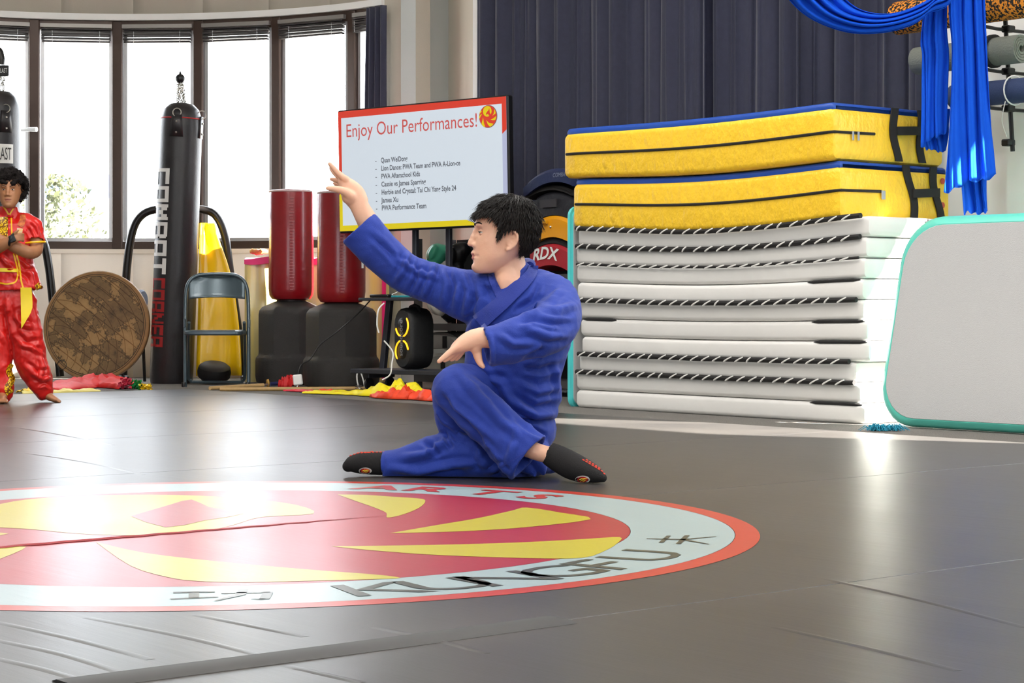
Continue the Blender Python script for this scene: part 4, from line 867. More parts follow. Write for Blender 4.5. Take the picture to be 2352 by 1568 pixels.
obj('latch_handle', MB().tube([P(48, 299, 15.35), P(70, 297, 15.3), P(84, 297, 15.28)], [0.012, 0.018, 0.02], 10), M_white2, WINS[2])

# ------------------------------------------------------------------ folding chair
M_chair = mat('chair_paint', srgb(74, 90, 98), 0.28, 0.35, coat=0.3)
CY = 14.0
def C(px, py, dy=0.0): return P(px, py, CY+dy)
ch = thing('folding_chair', (C(497, 888).x, CY, FLOOR), 'slate grey metal folding chair', 'chair')
fpath = spv([C(425, 889, -0.05), C(425, 780, -0.01), C(426, 690, 0.05), C(432, 652, 0.07), C(450, 634, 0.085), C(478, 629.5, 0.09), C(517, 629.5, 0.09), C(546, 634, 0.085), C(564, 652, 0.07), C(570, 690, 0.05), C(571, 780, -0.01), C(571, 889, -0.05)], 5)
obj('front_frame', MB().tube(fpath, 0.0135, 10), M_chair, ch)
rows = []
for k in range(9):
    s_ = k/8; py = lerp(633, 687, s_); row = []
    for i in range(17):
        q = i/16*2-1; w = 65 if s_ > 0.3 else 65-(1-s_/0.3)**2*22
        row.append(C(498+q*w, py-(4*(1-q*q) if s_ > 0.9 else 0), 0.085-0.055*s_+0.04*(1-q*q)))
    rows.append(row)
o = obj('backrest', MB().grid(rows), M_chair, ch); s_ = o.modifiers.new('thick', 'SOLIDIFY'); s_.thickness = 0.006
seat = MB(); ol = rrect(0.41, 0.40, 0.05); sz = C(0, 762).z; x0 = C(498, 0).x-0.205; rs = []
for dz, ins in ((-0.022, 0.01), (-0.012, 0.0), (0.006, 0.0), (0.013, 0.012), (0.009, 0.06)): rs.append([Vector((x0+p[0]+(0.205-p[0])*ins*4, CY-0.2+p[1]+(0.2-p[1])*ins*4, sz+dz)) for p in ol])
obj('seat', seat.rings(rs), M_chair, ch)
obj('rear_frame', MB().tube(spv([C(434, 740, -0.06), C(433, 800, 0.12), C(433, 862, 0.30), C(438, 874, 0.33), C(450, 877, 0.335), C(546, 877, 0.335), C(557, 874, 0.33), C(562, 862, 0.30), C(562, 800, 0.12), C(561, 740, -0.06)], 5), 0.0115, 8), M_chair, ch)
for px in (425, 571): obj('foot_cap', MB().lathe(Vector((C(px, 0).x, CY-0.05, FLOOR)), [(0.012, 0), (0.017, 0.003), (0.017, 0.03), (0.014, 0.034)], 12), M_plastic, ch)
for px in (424, 573): obj('hinge', MB().box(C(px, 742, -0.0), (0.012, 0.03, 0.06), ch=0.003), M_chair, ch, False)

# ------------------------------------------------------------------ round table top with an old map
def map_mat():
    m = bpy.data.materials.new('old_map'); m.use_nodes = True; nt = m.node_tree; b_ = nt.nodes['Principled BSDF']; tc = node(nt, 'ShaderNodeTexCoord')
    n = node(nt, 'ShaderNodeTexNoise'); n.inputs['Scale'].default_value = 5.5; n.inputs['Detail'].default_value = 12; n.inputs['Roughness'].default_value = 0.62; nt.links.new(tc.outputs['Object'], n.inputs[0])
    r = node(nt, 'ShaderNodeValToRGB'); e = r.color_ramp.elements
    e[0].position = 0.36; e[0].color = (*srgb(160, 126, 80), 1); e[1].position = 0.47; e[1].color = (*srgb(144, 112, 68), 1)
    for p, c in ((0.49, (58, 44, 28)), (0.505, (118, 92, 56)), (0.6, (102, 78, 48)), (0.66, (62, 48, 30)), (0.7, (112, 86, 54))): q = e.new(p); q.color = (*srgb(*c), 1)
    nt.links.new(n.outputs[0], r.inputs[0])
    # meridians and parallels
    mx = node(nt, 'ShaderNodeMixRGB'); mx.blend_type = 'MULTIPLY'; mx.inputs[2].default_value = (*srgb(190, 172, 140), 1); nt.links.new(r.outputs[0], mx.inputs[1])
    w1 = node(nt, 'ShaderNodeTexWave'); w1.wave_type = 'RINGS'; w1.rings_direction = 'SPHERICAL'; w1.inputs['Scale'].default_value = 5; mp = node(nt, 'ShaderNodeMapping'); mp.inputs['Location'].default_value = (0.3, 0, -0.15); nt.links.new(tc.outputs['Object'], mp.inputs[0]); nt.links.new(mp.outputs[0], w1.inputs[0])
    w2 = node(nt, 'ShaderNodeTexWave'); w2.bands_direction = 'DIAGONAL'; w2.inputs['Scale'].default_value = 5; w2.inputs['Distortion'].default_value = 1.0; nt.links.new(tc.outputs['Object'], w2.inputs[0])
    def thr(a): g = node(nt, 'ShaderNodeMath', operation='GREATER_THAN'); g.inputs[1].default_value = 0.985; nt.links.new(a, g.inputs[0]); return g
    mxx = node(nt, 'ShaderNodeMath', operation='MAXIMUM'); nt.links.new(thr(w1.outputs[1]).outputs[0], mxx.inputs[0]); nt.links.new(thr(w2.outputs[1]).outputs[0], mxx.inputs[1])
    nt.links.new(mxx.outputs[0], mx.inputs[0]); nt.links.new(mx.outputs[0], b_.inputs['Base Color']); b_.inputs['Roughness'].default_value = 0.5; return m
DC = P(221, 748, 14.62); RD = 127/F*14.62; dax = Vector((-0.16, -1, 0.12)).normalized()
dk = thing('round_table_top', DC-Vector((0, 0, RD)), 'round wooden table top printed with an old brown map, leaning upright', 'table top')
M_wood = mat('disc_wood', srgb(140, 104, 62), 0.5, var=0.15, vscale=20, bump=0.1)
obj('board', MB().lathe(DC+dax*-0.03, [(RD*0.96, 0), (RD, 0.006), (RD, 0.034), (RD*0.985, 0.04), (RD*0.5, 0.04)], 72, dax), M_wood, dk)
obj('map_print', MB().lathe(DC+dax*0.010, [(0.001, 0.0015), (RD*0.9, 0.0015), (RD*0.902, 0.0)], 72, dax), map_mat(), dk)
ra = dax.orthogonal().normalized(); rb_ = dax.cross(ra)
M_mapink = mat('map_ink', srgb(48, 38, 28), 0.6)
for rr in (0.905, 0.935): obj('map_border', MB().tube([DC+dax*0.0115+(ra*math.cos(2*PI*k/72)+rb_*math.sin(2*PI*k/72))*RD*rr for k in range(72)], 0.0022, 4, True), M_mapink, dk)
X1 = Vector((1, 0, 0)); X1 = (X1-dax*X1.dot(dax)).normalized(); Z1 = X1.cross(dax); Z1 = Z1 if Z1.z > 0 else -Z1
mc = DC+dax*0.0125-X1*RD*0.62-Z1*RD*0.78*0.9
obj('map_medallion', MB().tube([mc+(X1*math.cos(x)+Z1*math.sin(x))*0.035 for x in [2*PI*k/20 for k in range(20)]], 0.003, 4, True), M_mapink, dk)
tyc = P(325, 690, 14.95)
tw = thing('ribbed_wheel', tyc-Vector((0, 0, 0.1)), 'dark ribbed rubber wheel half hidden behind the round map board', 'wheel')
obj('tread', MB().lathe(tyc-Vector((0.02, 0, 0)), [(0.03, -0.03), (0.075, -0.03), (0.082, -0.02), (0.076, -0.012), (0.082, -0.004), (0.076, 0.004), (0.082, 0.012), (0.076, 0.02), (0.082, 0.028), (0.07, 0.04), (0.03, 0.04)], 24, Vector((1, -0.3, 0))), mat('rubber', srgb(78, 86, 104), 0.6), tw)
obj('axle', MB().tube([tyc, Vector((tyc.x+0.02, tyc.y+0.02, FLOOR))], 0.012, 8), M_plastic, tw)

# ------------------------------------------------------------------ behind the chair: yellow sheet, cushion, storage bag
M_ysheet = mat('yellow_pvc', srgb(250, 200, 20), 0.25, coat=0.3, var=0.04, vscale=3)
rows = []
for k in range(13):
    s_ = k/12; L0 = lerp(462, 450, s_); R0 = spline([(492,), (528,), (546,), (553,)], 4)[k][0]; row = []
    for i in range(11):
        q = i/10; row.append(P(lerp(L0, R0, q), lerp(512, 862, s_), 14.85-0.16*s_+0.05*math.sin(q*PI)+0.02*math.sin(q*7+s_*3)))
    rows.append(row)
o = obj('yellow_sheet', MB().grid(rows), M_ysheet, None, True, 'glossy yellow vinyl sheet standing curled behind the folding chair', 'sheet'); s_ = o.modifiers.new('thick', 'SOLIDIFY'); s_.thickness = 0.012
cu = G(492, 881.6)
cs = MB().lathe((cu.x, cu.y, FLOOR+0.09), [(0.01, -0.065), (0.09, -0.06), (0.118, -0.035), (0.122, 0.0), (0.115, 0.035), (0.09, 0.055), (0.01, 0.06)], 28, Vector((0.12, -0.3, 1)))
obj('round_cushion', cs, mat('cushion_black', srgb(20, 18, 18), 0.6), label='flat round black cushion on the floor behind the folding chair', cat='cushion')
def bag_mat():
    m = mat('clear_pvc', srgb(196, 186, 146), 0.25, coat=0.4, col2=srgb(222, 202, 110), vscale=3.0, stretch=(5, 5, 0.4)); return m
sb = thing('storage_bag', P(700, 872, 15.0), 'clear plastic storage bag with pink edges and yellow contents', 'storage bag')
def bagp(px, py, Y): return P(px, py, Y)
rs = []
for k in range(11):
    s_ = k/10; z = lerp(FLOOR+0.005, EYE+(HOR-606)/F*14.95, s_); ring = []
    w0, w1 = (572-1176)/F*14.95, (898-1176)/F*14.95
    for (fx, fy) in [(0.02, 0)]+[(x/12, -0.0) for x in range(1, 12)]+[(0.98, 0), (1, 0.08), (1, 0.92), (0.98, 1), (0.5, 1), (0.02, 1), (0, 0.92), (0, 0.08)]:
        bul = 0.02*math.sin(PI*s_)*math.sin(PI*fx) + (0.012*math.sin(fx*26+s_*1.5)+0.006*math.sin(fx*61))*(1 if fy == 0 else 0)
        ring.append(Vector((lerp(w0, w1, fx), 14.70+0.08*fy-bul, z+0.01*math.sin(fx*8)*s_)))
    rs.append(ring)
obj('clear_wall', MB().rings(rs), bag_mat(), sb)
M_pink = mat('pink_trim', srgb(226, 40, 120), 0.45)
zt = EYE+(HOR-600)/F*14.95
obj('top_trim', MB().rings([[Vector((x, 14.68, zt-0.02+0.012*math.sin(x*14))), Vector((x, 14.68, zt+0.02+0.012*math.sin(x*14+1))), Vector((x, 14.79, zt+0.025)), Vector((x, 14.79, zt-0.02))] for x in [lerp(w0, w1, k/20) for k in range(21)]]), M_pink, sb)
obj('side_trim', MB().rings([[Vector((x, 14.68, z)), Vector((x+0.03, 14.675, z)), Vector((x+0.03, 14.71, z)), Vector((x, 14.71, z))] for x, z in [(w1-0.05-0.2*(1-k/8)*0, lerp(FLOOR+0.02, zt, k/8)) for k in range(9)]]), M_pink, sb, False)
bnd = thing('rolled_banner', P(575, 598, 14.84), 'folded patterned cloth lying on the pink edge of the storage bag', 'cloth')
obj('fold', MB().tube([Vector((lerp(P(574, 0, 14.74).x, P(616, 0, 14.74).x, k/8), 14.74, zt+0.066+0.004*math.sin(k*1.3))) for k in range(9)], [0.012, 0.022, 0.02, 0.024, 0.02, 0.025, 0.02, 0.02, 0.01], 8), mat('banner_cloth', srgb(205, 60, 70), 0.6, col2=srgb(210, 190, 90), vscale=26), bnd)

# ------------------------------------------------------------------ things lying along the edge of the mat
def crumple(name, line, w, hgt, seed, m, label, cat, n=70, na=13, parent=None):
    pts = spline(line, 12); rows = []; mnum = len(pts)
    for i, p in enumerate(pts):
        g = G(p[0], p[1]); a = G(*pts[max(i-1, 0)][:2]); b2 = G(*pts[min(i+1, mnum-1)][:2]); d = (b2-a).normalized(); nn = Vector((-d.y, d.x, 0)); row = []
        ww = w*p[2]; hh = hgt*p[3]
        for k in range(na):
            q = k/(na-1)*2-1; c = noise.noise(Vector((i*0.22, q*1.6, seed)))*0.7+noise.noise(Vector((i*0.5, q*4, seed+9)))*0.35
            prof = (1-q*q)**0.6
            row.append(g+nn*(q*ww*(1+0.2*noise.noise(Vector((i*0.3, seed, q)))))+Vector((0, 0, 0.004+hh*prof*max(0.12, 0.75+c))))
        rows.append(row)
    mb = MB().grid(rows); o = obj(name, mb, m, parent, True, label, cat); s_ = o.modifiers.new('thick', 'SOLIDIFY'); s_.thickness = 0.003; s_.offset = 1; return o
M_rcloth = mat('red_cloth', srgb(214, 36, 34), 0.55, var=0.1, vscale=9); M_ycloth = mat('yellow_cloth', srgb(240, 222, 20), 0.55, var=0.05)
M_ocloth = mat('orange_cloth', srgb(232, 66, 26), 0.55, var=0.08, vscale=12)
fl = thing('red_flag', G(190, 902), 'crumpled red silk flag with yellow edge lying beside the round map board', 'flag')
crumple('red_cloth', [(95, 897, .7, .4), (150, 893, 1, .7), (200, 888, 1, 1), (240, 886, 1, 1.1), (275, 890, .9, .9), (305, 894, .6, .7)], 0.16, 0.075, 1, M_rcloth, None, None, parent=fl)
crumple('pale_edge', [(50, 905, .6, .5), (110, 904, .8, .7), (170, 902, .9, .8), (225, 900, .5, .5)], 0.06, 0.03, 4, mat('pale_yellow_cloth', srgb(236, 220, 130), 0.6), None, None, parent=fl)
crumple('yellow_edge', [(48, 903, .8, .6), (80, 901, 1, .9), (100, 899, .6, .6)], 0.05, 0.035, 6, mat('amber_cloth', srgb(240, 196, 40), 0.6), None, None, parent=fl)
rz = thing('paper_flower', G(290, 898), 'crimson paper rosette with green and gold sequin trim on the floor', 'ornament')
rg = random.Random(2); mb = MB()
for k in range(60):
    c = G(288+rg.uniform(-12, 10), 897)+Vector((rg.uniform(-.02, .02), rg.uniform(-.05, .05), 0.02+0.06*rg.random())); d1 = Vector((rg.uniform(-1, 1), rg.uniform(-1, 1), rg.uniform(-1, 1))).normalized(); d2 = d1.orthogonal().normalized(); mb.add([c-d1*.016, c+d2*.014, c+d1*.016, c-d2*.014], [(0, 1, 2, 3)])
obj('petals', mb, mat('crimson_paper', srgb(170, 20, 50), 0.4), rz, False, kind='stuff')
for nm, x0, x1, col in (('green_sequins', 304, 326, (10, 130, 60)), ('gold_sequins', 322, 348, (240, 200, 30))):
    mb = MB()
    for k in range(70):
        c = G(rg.uniform(x0, x1), 897)+Vector((0, rg.uniform(-.05, .05), 0.008+0.05*rg.random()*(1.2-(0.5 if nm[1] == 'o' else 0)))); d1 = Vector((rg.uniform(-1, 1), rg.uniform(-1, 1), rg.uniform(-1, 1))).normalized(); d2 = d1.orthogonal().normalized(); mb.add([c-d1*.010, c+d2*.010, c+d1*.010, c-d2*.010], [(0, 1, 2, 3)])
    obj(nm, mb, mat(nm, srgb(*col), 0.25, 0.4), rz, False, kind='stuff')
dg = thing('dragon_cloth', G(850, 908), 'crumpled yellow and orange dragon dance cloth lying in front of the display cart', 'cloth')
crumple('yellow_cloth', [(700, 904, .35, .25), (760, 905, .6, .35), (830, 907, .8, .5), (880, 910, .9, 1.3), (925, 911, .9, 1.5), (960, 913, .8, 1.1), (985, 914, .5, .6)], 0.13, 0.06, 12, M_ycloth, None, None, parent=dg)
crumple('orange_cloth', [(860, 913, .4, .5), (890, 915, .8, .9), (930, 917, .9, 1.2), (960, 918, .7, .9), (1000, 921, .8, 1.0), (1040, 924, .6, .7)], 0.09, 0.055, 15, M_ocloth, None, None, parent=dg)
crumple('red_patch', [(735, 903, .7, .8), (755, 904, .9, .9), (775, 906, .5, .6)], 0.06, 0.028, 19, M_ocloth, None, None, parent=dg)
crumple('red_tail', [(655, 899, .4, .5), (690, 900, .7, .7), (720, 902, .5, .6)], 0.06, 0.02, 21, mat('crimson_cloth', srgb(214, 40, 60), 0.6), None, None, parent=dg)
gp = G(818, 903); vz, fz = strokes([((.12, .72, .1), (.88, .72, .1)), ((.04, .45, .1), (.96, .45, .1)), ((.5, 1.0, .1), (.5, .45, .12)), ((.5, .45, .12), (.08, .0, .1)), ((.5, .45, .12), (.92, .0, .1))])
obj('ink_character', MB().add([gp+Vector((p[0]*0.055, -0.14+p[1]*0.02, 0.035+p[1]*0.03)) for p in vz], fz), M_mapink, dg, False)
M_rattan = mat('rattan', srgb(198, 164, 112), 0.5, var=0.1, vscale=30)
obj('wooden_staff', MB().tube([G(482, 896)+Vector((0, 0, 0.014)), G(604, 890)+Vector((0, 0, 0.016))], [0.013, 0.016], 10), M_rattan, label='short pale wooden staff lying at the foot of the folding chair', cat='staff')
obj('wooden_staff', MB().tube([G(505, 898)+Vector((0, 0, 0.012)), G(845, 896.5)+Vector((0, 0, 0.014))], 0.0135, 10), mat('rattan_dark', srgb(180, 146, 92), 0.5, var=0.1, vscale=30), label='long tan wooden staff lying along the mat before the black bag bases', cat='staff')
sw = thing('practice_sword', G(620, 889), 'practice sword hilt with brass guard and red tassel beside the bag bases', 'sword')
w_ = lambda px, py, z: G(px, py)+Vector((0, 0, z))
obj('blade', MB().tube([w_(604, 890, 0.02), w_(616, 889, 0.02)], 0.008, 6), M_chrome, sw); obj('guard', MB().tube([w_(615, 889, 0.0), w_(616, 889, 0.03), w_(614, 889, 0.055)], [0.012, 0.016, 0.010], 8), mat('brass', srgb(190, 150, 80), 0.3, 0.8), sw)
obj('grip', MB().tube([w_(619, 889, 0.022), w_(650, 887, 0.022)], 0.014, 8), mat('grip_blue', srgb(40, 50, 100), 0.5), sw)
crumple('tassel', [(640, 889, .6, .8), (655, 889, 1, 1.1), (668, 889, 1, 1.2), (678, 890, .5, .8)], 0.05, 0.06, 33, mat('tassel_red', srgb(196, 20, 24), 0.6), None, None, parent=sw)
# power adapter on its cable
ap = thing('power_adapter', G(683, 890), 'white square power adapter hanging on a black cable by the bag bases', 'power adapter')
ac = P(684, 872, 13.42)
obj('plug_body', MB().box(ac, (0.062, 0.04, 0.072), Vector((1, 0, .12)).normalized(), Vector((0, 1, 0)), Vector((-.12, 0, 1)).normalized(), ch=0.007), M_white2, ap, False)
obj('cable', MB().tube(spv([P(866, 679, 13.12), P(856, 684, 13.24), P(820, 722, 13.5), P(770, 765, 13.5), P(735, 792, 13.5), P(712, 825, 13.47), P(692, 838, 13.44), P(685, 858, 13.42)], 6), 0.005, 6), M_plastic, ap)
obj('cable_tail', MB().tube(spv([ac-Vector((0, 0, 0.035)), ac+Vector((-0.012, 0, -0.06)), G(674, 893)+Vector((0, 0, .006))], 5), 0.004, 6), M_white2, ap)
obj('white_cable', MB().tube(spv([P(882, 696, 12.75), P(869, 712, 12.7), P(866, 745, 12.7), P(870, 764, 12.7)], 6), 0.005, 6), M_white2, label='white cable hanging from the cart shelf beside the grey post', cat='cable')
obj('white_cable_loop', MB().tube(spv([P(838, 889, 13.3), P(833, 868, 13.3), P(826, 850, 13.3), P(820, 860, 13.3), P(821, 878, 13.3), P(826, 893, 13.3)], 6), 0.005, 6), M_white2, label='looped white cable standing at the foot of the cart', cat='cable')
obj('charging_cable', MB().tube(spv([P(882, 782, 12.8), P(902, 808, 12.78), P(900, 835, 12.75), P(896, 860, 12.75), P(878, 872, 12.75)], 6), 0.005, 6), M_white2, label='white charging cable running down to the cart base by the loudspeaker', cat='cable')
# ------------------------------------------------------------------ people
def limb(mb, pts, n=22, sub=5, cap0='round', cap1='round', cup=0.05, wall=0.010):
    q = spline(pts, sub); cs = [P(p[0], p[1], p[2]) for p in q]; ra = [max(p[3], 0.5)*p[2]/F for p in q]; rb = [p[4] for p in q]; rs = []; m = len(q)
    def frame(i):
        T = (cs[min(i+1, m-1)]-cs[max(i-1, 0)]).normalized(); D = Vector((0, 1, 0)); D = D-T*D.dot(T)
        if D.length < 0.25: D = Vector((0, 0, 1))-T*T.z
        D.normalize(); return T, D, T.cross(D)
    def ring(c, A, D, a, b): return [c+A*(a*math.cos(2*PI*k/n))+D*(b*math.sin(2*PI*k/n)) for k in range(n)]
    T, D, A = frame(0); r0 = min(ra[0], rb[0])
    if cap0 == 'round':
        for t in (0.12, 0.45, 0.8): s_ = math.sin(t*PI/2); rs.append(ring(cs[0]-T*r0*math.cos(t*PI/2), A, D, ra[0]*s_, rb[0]*s_))
    else:
        rs.append(ring(cs[0]+T*cup, A, D, ra[0]-wall, rb[0]-wall)); rs.append(ring(cs[0], A, D, ra[0]-wall, rb[0]-wall))
    for i in range(m): T, D, A = frame(i); rs.append(ring(cs[i], A, D, ra[i], rb[i]))
    r1 = min(ra[-1], rb[-1])
    if cap1 == 'round':
        for t in (0.8, 0.45, 0.12): s_ = math.sin(t*PI/2); rs.append(ring(cs[-1]+T*r1*math.cos(t*PI/2), A, D, ra[-1]*s_, rb[-1]*s_))
    else:
        rs.append(ring(cs[-1], A, D, ra[-1]-wall, rb[-1]-wall)); rs.append(ring(cs[-1]-T*cup, A, D, ra[-1]-wall, rb[-1]-wall))
    mb.rings(rs)
def blob(mb, px, py, Y, ra, rz, rb): mb.sphere(P(px, py, Y), (ra*Y/F, rb, rz*Y/F), 18, 12)
def sculpt_lines(me, lines):
    pre = [[(l, w, a) for l, w, a in lines]][0]
    boxes = [(min(p[0] for p in l)-3*w, max(p[0] for p in l)+3*w, min(p[1] for p in l)-3*w, max(p[1] for p in l)+3*w) for l, w, a in pre]
    me.update(); nv = [v.normal.copy() for v in me.vertices]
    for i, v in enumerate(me.vertices):
        c = v.co; x = c.x/c.y*F+1176; y = HOR-(c.z-EYE)/c.y*F; f = -nv[i].y
        if f < -0.1: continue
        d_ = 0.0
        for (l, w, a), b in zip(pre, boxes):
            if x < b[0] or x > b[1] or y < b[2] or y > b[3]: continue
            best = 1e9; end = 1.0
            for j in range(len(l)-1):
                ax, ay = l[j]; bx_, by = l[j+1]; dx, dy = bx_-ax, by-ay; t = max(0, min(1, ((x-ax)*dx+(y-ay)*dy)/(dx*dx+dy*dy))); dd = math.hypot(x-ax-dx*t, y-ay-dy*t)
                if dd < best: best = dd; g = (j+t)/(len(l)-1); end = min(1, 4*min(g, 1-g)+0.15)
            if best < 3*w: d_ += 1.7*a*end*(math.exp(-(best/w)**2)-0.55*math.exp(-((best-1.7*w)/(0.8*w))**2))
        if d_: v.co = c+nv[i]*(d_*min(1, f+0.3)*6.4/F)
def wrinkle(me, amp, sc, st=(1, 1, 1), seed=0.0):
    me.update(); nv = [v.normal.copy() for v in me.vertices]
    for i, v in enumerate(me.vertices):
        c = v.co; p = Vector((c.x*st[0], c.y*st[1], c.z*st[2]))*sc+Vector((seed, 0, 0))
        w = noise.noise(p)+0.5*noise.noise(p*2.1)
        rdg = 1-abs(noise.noise(p*0.8+Vector((9, 3, 1))))*2.2
        v.co = c+nv[i]*amp*(0.7*w+0.6*max(0, rdg)**3)
HEAD = [(-83, 62, 34, 10), (-80, 70, 24, 20), (-72, 75, 8, 28), (-60, 75, -8, 36), (-45, 74, -25, 43), (-30, 73, -45, 47), (-15, 71, -62, 51), (0, 68, -72, 54), (15, 66, -76, 55), (28, 69, -77, 56), (45, 65, -76, 56), (60, 55, -72, 53), (75, 38, -60, 45), (86, 15, -42, 30), (92, -8, -22, 10)]
def head(mb, c, fw, lv, k, wid=1.0, nose=1.0):
    up = Vector((0, 0, 1))
    def W(f, z, l): return c+fw*(f*k)+up*(z*k)+lv*(l*k*wid)
    rs = []
    for z, fr, bk, hw in [tuple(q) for q in spline(HEAD, 3)]:
        cc, rx = (fr+bk)/2, (fr-bk)/2; ring = []
        for i in range(40):
            a = 2*PI*i/40; ca, sa = math.cos(a), math.sin(a); e = 2/2.25
            ring.append(W(cc+rx*math.copysign(abs(ca)**e, ca), z, hw*math.copysign(abs(sa)**e, sa)*(1-0.10*ca)))
        rs.append(ring)
    mb.rings(rs)
    def S(f, z, l, r):
        r = (r, r, r) if not isinstance(r, tuple) else r; q = MB().sphere((0, 0, 0), 1.0, 14, 10)
        mb.add([W(f+v.x*r[0], z+v.z*r[2], l+v.y*r[1]) for v in q.v], q.f)
    for f, z, r in ((64, 20, (7, 7, 9)), (69, 10, (7, 7, 9)), (73, 0, (8, 8, 9)), (77.5*nose, -10, (8, 8.5, 8)), (79*nose, -15, (8.5, 8.5, 6.0))): S(f, z, 0, r)
    for s_ in (-1, 1):
        S(70, -18, s_*10, (8, 6.5, 6)); S(60, 27, s_*17, (9, 16, 6)); S(38, -12, s_*24, (20, 18, 24)); S(67, -46, s_*8, (8, 12, 5))
    S(71.5, -36.5, 0, (8, 15, 6)); S(70.5, -47, 0, (7.5, 13, 5.5)); S(66, -67, 0, (12, 18, 13)); S(65, -30, 0, (9, 16, 10))
    # ears
    for s_ in (-1, 1):
        hel = spline([(2, 4, 53), (-8, 11, 58), (-18, 8, 62), (-21, -4, 62), (-16, -18, 60), (-6, -28, 56), (4, -30, 53)], 5)
        mb.tube([W(a, b, s_*l) for a, b, l in hel], [3.6*k]*len(hel), 8)
        q = MB().sphere((0, 0, 0), 1.0, 12, 8); mb.add([W(-7+v.x*12-v.z*1.5, -9+v.z*17, s_*(54+v.y*4.5-v.x*3)) for v in q.v], q.f)
    return W
def sculpt_pts(me, spots):
    me.update(); nv = [v.normal.copy() for v in me.vertices]
    for i, v in enumerate(me.vertices):
        for c, r, a in spots:
            d = (v.co-c).length
            if d < 2.5*r: v.co = v.co+nv[i]*a*math.exp(-(d/r)**2)
def skin_mat(name, c, c2, lip):
    m = mat(name, c, 0.48, col2=c2, vscale=16, bump=0.06, bscale=260, sss=0.12, detail=3); return m
def eye_set(parent, W, k, lv, fw, ms, wid=1.0, both=True, mlid=None, lo_=0.16, er=8.6):
    for s_ in (-1, 1):
        c = W(53.6, 10.5, s_*20.5/wid); mb = MB().sphere(c, er*k, 16, 12); e = obj('eye', mb, ms[0], parent)
        d = (fw*0.98+lv*(s_*0.12)).normalized()
        obj('iris', MB().lathe(c+d*((er-0.7)*k), [(4.6*k, 0), (3.9*k, 0.5*k), (0.5*k, 0.95*k)], 14, d), ms[1], e)
        # upper and lower lids: skin-coloured hoods with a lash line
        def lid(z0, z1, nm, rr):
            rows = []
            for q in range(5):
                el = lerp(z0, z1, q/4); row = []
                for i in range(13):
                    az = lerp(-1.5, 1.5, i/12); dd = fw*(math.cos(el)*math.cos(az))+lv*(math.cos(el)*math.sin(az))+Vector((0, 0, math.sin(el))); row.append(c+dd*((rr+er-8.6)*k))
                rows.append(row)
            o = obj(nm, MB().grid(rows), mlid, e); s2 = o.modifiers.new('t', 'SOLIDIFY'); s2.thickness = 0.8*k
        lid(lo_, 1.2, 'upper_lid', 9.7); lid(-0.22, -1.2, 'lower_lid', 9.4)
        obj('lashes', MB().tube([c+(fw*(math.cos(lo_)*math.cos(az))+lv*(math.cos(lo_)*math.sin(az))+Vector((0, 0, math.sin(lo_)-0.06*abs(az))))*((10.0+er-8.6)*k) for az in [lerp(-1.15, 1.15, i/10) for i in range(11)]], [0.3*k]+[0.9*k]*9+[0.3*k], 5), ms[2], e)
def brow(parent, W, k, m, pts, rad=2.2, bvh=None):
    for s_ in (-1, 1):
        ps = [W(f, z, s_*l) for f, z, l in pts]
        if bvh:
            q = []
            for p in ps: r_ = bvh.find_nearest(p); q.append(r_[0]+r_[1]*0.0006 if r_[0] is not None else p)
            ps = q
        sp = spv(ps, 4); n_ = len(sp); obj('eyebrow', MB().tube(sp, [rad*k*(0.35+0.65*math.sin(PI*(0.12+0.8*i/(n_-1)))) for i in range(n_)], 6), m, parent)

# ---- the performer: low crossed-leg stance in a blue uniform
KM = 6.4/F; HCm = P(1160, 545, 6.40); psi = math.radians(7); FW = Vector((-math.cos(psi), -math.sin(psi), 0)); LV = Vector((math.sin(psi), -math.cos(psi), 0))
B = MB(); W = head(B, HCm, FW, LV, KM)
limb(B, [(1160, 575, 6.42, 40, .055), (1168, 620, 6.43, 43, .058), (1178, 665, 6.44, 50, .062)])
limb(B, [(1178, 640, 6.44, 40, .07), (1185, 680, 6.44, 90, .10), (1190, 760, 6.45, 95, .11), (1182, 860, 6.46, 78, .09), (1182, 910, 6.46, 60, .07)])
limb(B, [(1166, 615, 6.425, 34, .05), (1162, 650, 6.41, 32, .058), (1158, 690, 6.41, 28, .05)])
limb(B, [(1130, 680, 6.45, 42, .05), (1010, 652, 6.475, 26, .036), (945, 630, 6.48, 26, .036), (880, 575, 6.485, 26, .034), (848, 515, 6.485, 25, .031), (828, 478, 6.48, 22, .025), (822, 462, 6.48, 24, .024)])
# raised hand
limb(B, [(824, 466, 6.48, 24, .024), (812, 447, 6.48, 27, .024), (798, 428, 6.48, 22, .024), (790, 416, 6.48, 15, .022)], sub=4)
blob(B, 803, 452, 6.465, 19, 18, .02)
fing = [[(794, 412, 6.462, 8.0, .0105), (776, 397, 6.458, 7.2, .0098), (766, 386, 6.456, 6.2, .009), (757, 376, 6.455, 5.0, .0075)],
        [(796, 418, 6.484, 8.0, .0105), (779, 406, 6.486, 7.4, .0098), (768, 396, 6.49, 6.4, .009), (760, 386, 6.495, 5.0, .0075)],
        [(797, 426, 6.503, 7.6, .010), (781, 417, 6.508, 7.0, .0095), (769, 413, 6.512, 6.2, .0085), (761, 411, 6.515, 4.8, .007)],
        [(799, 433, 6.52, 6.8, .009), (785, 428, 6.526, 6.2, .0085), (775, 425, 6.53, 5.4, .008), (768, 421, 6.532, 4.4, .0065)],
        [(806, 451, 6.455, 12, .014), (790, 439, 6.445, 9.5, .012), (771, 434, 6.44, 7.6, .010), (753, 432, 6.438, 5.4, .008)]]
for f_ in fing: limb(B, f_, n=14, sub=4)
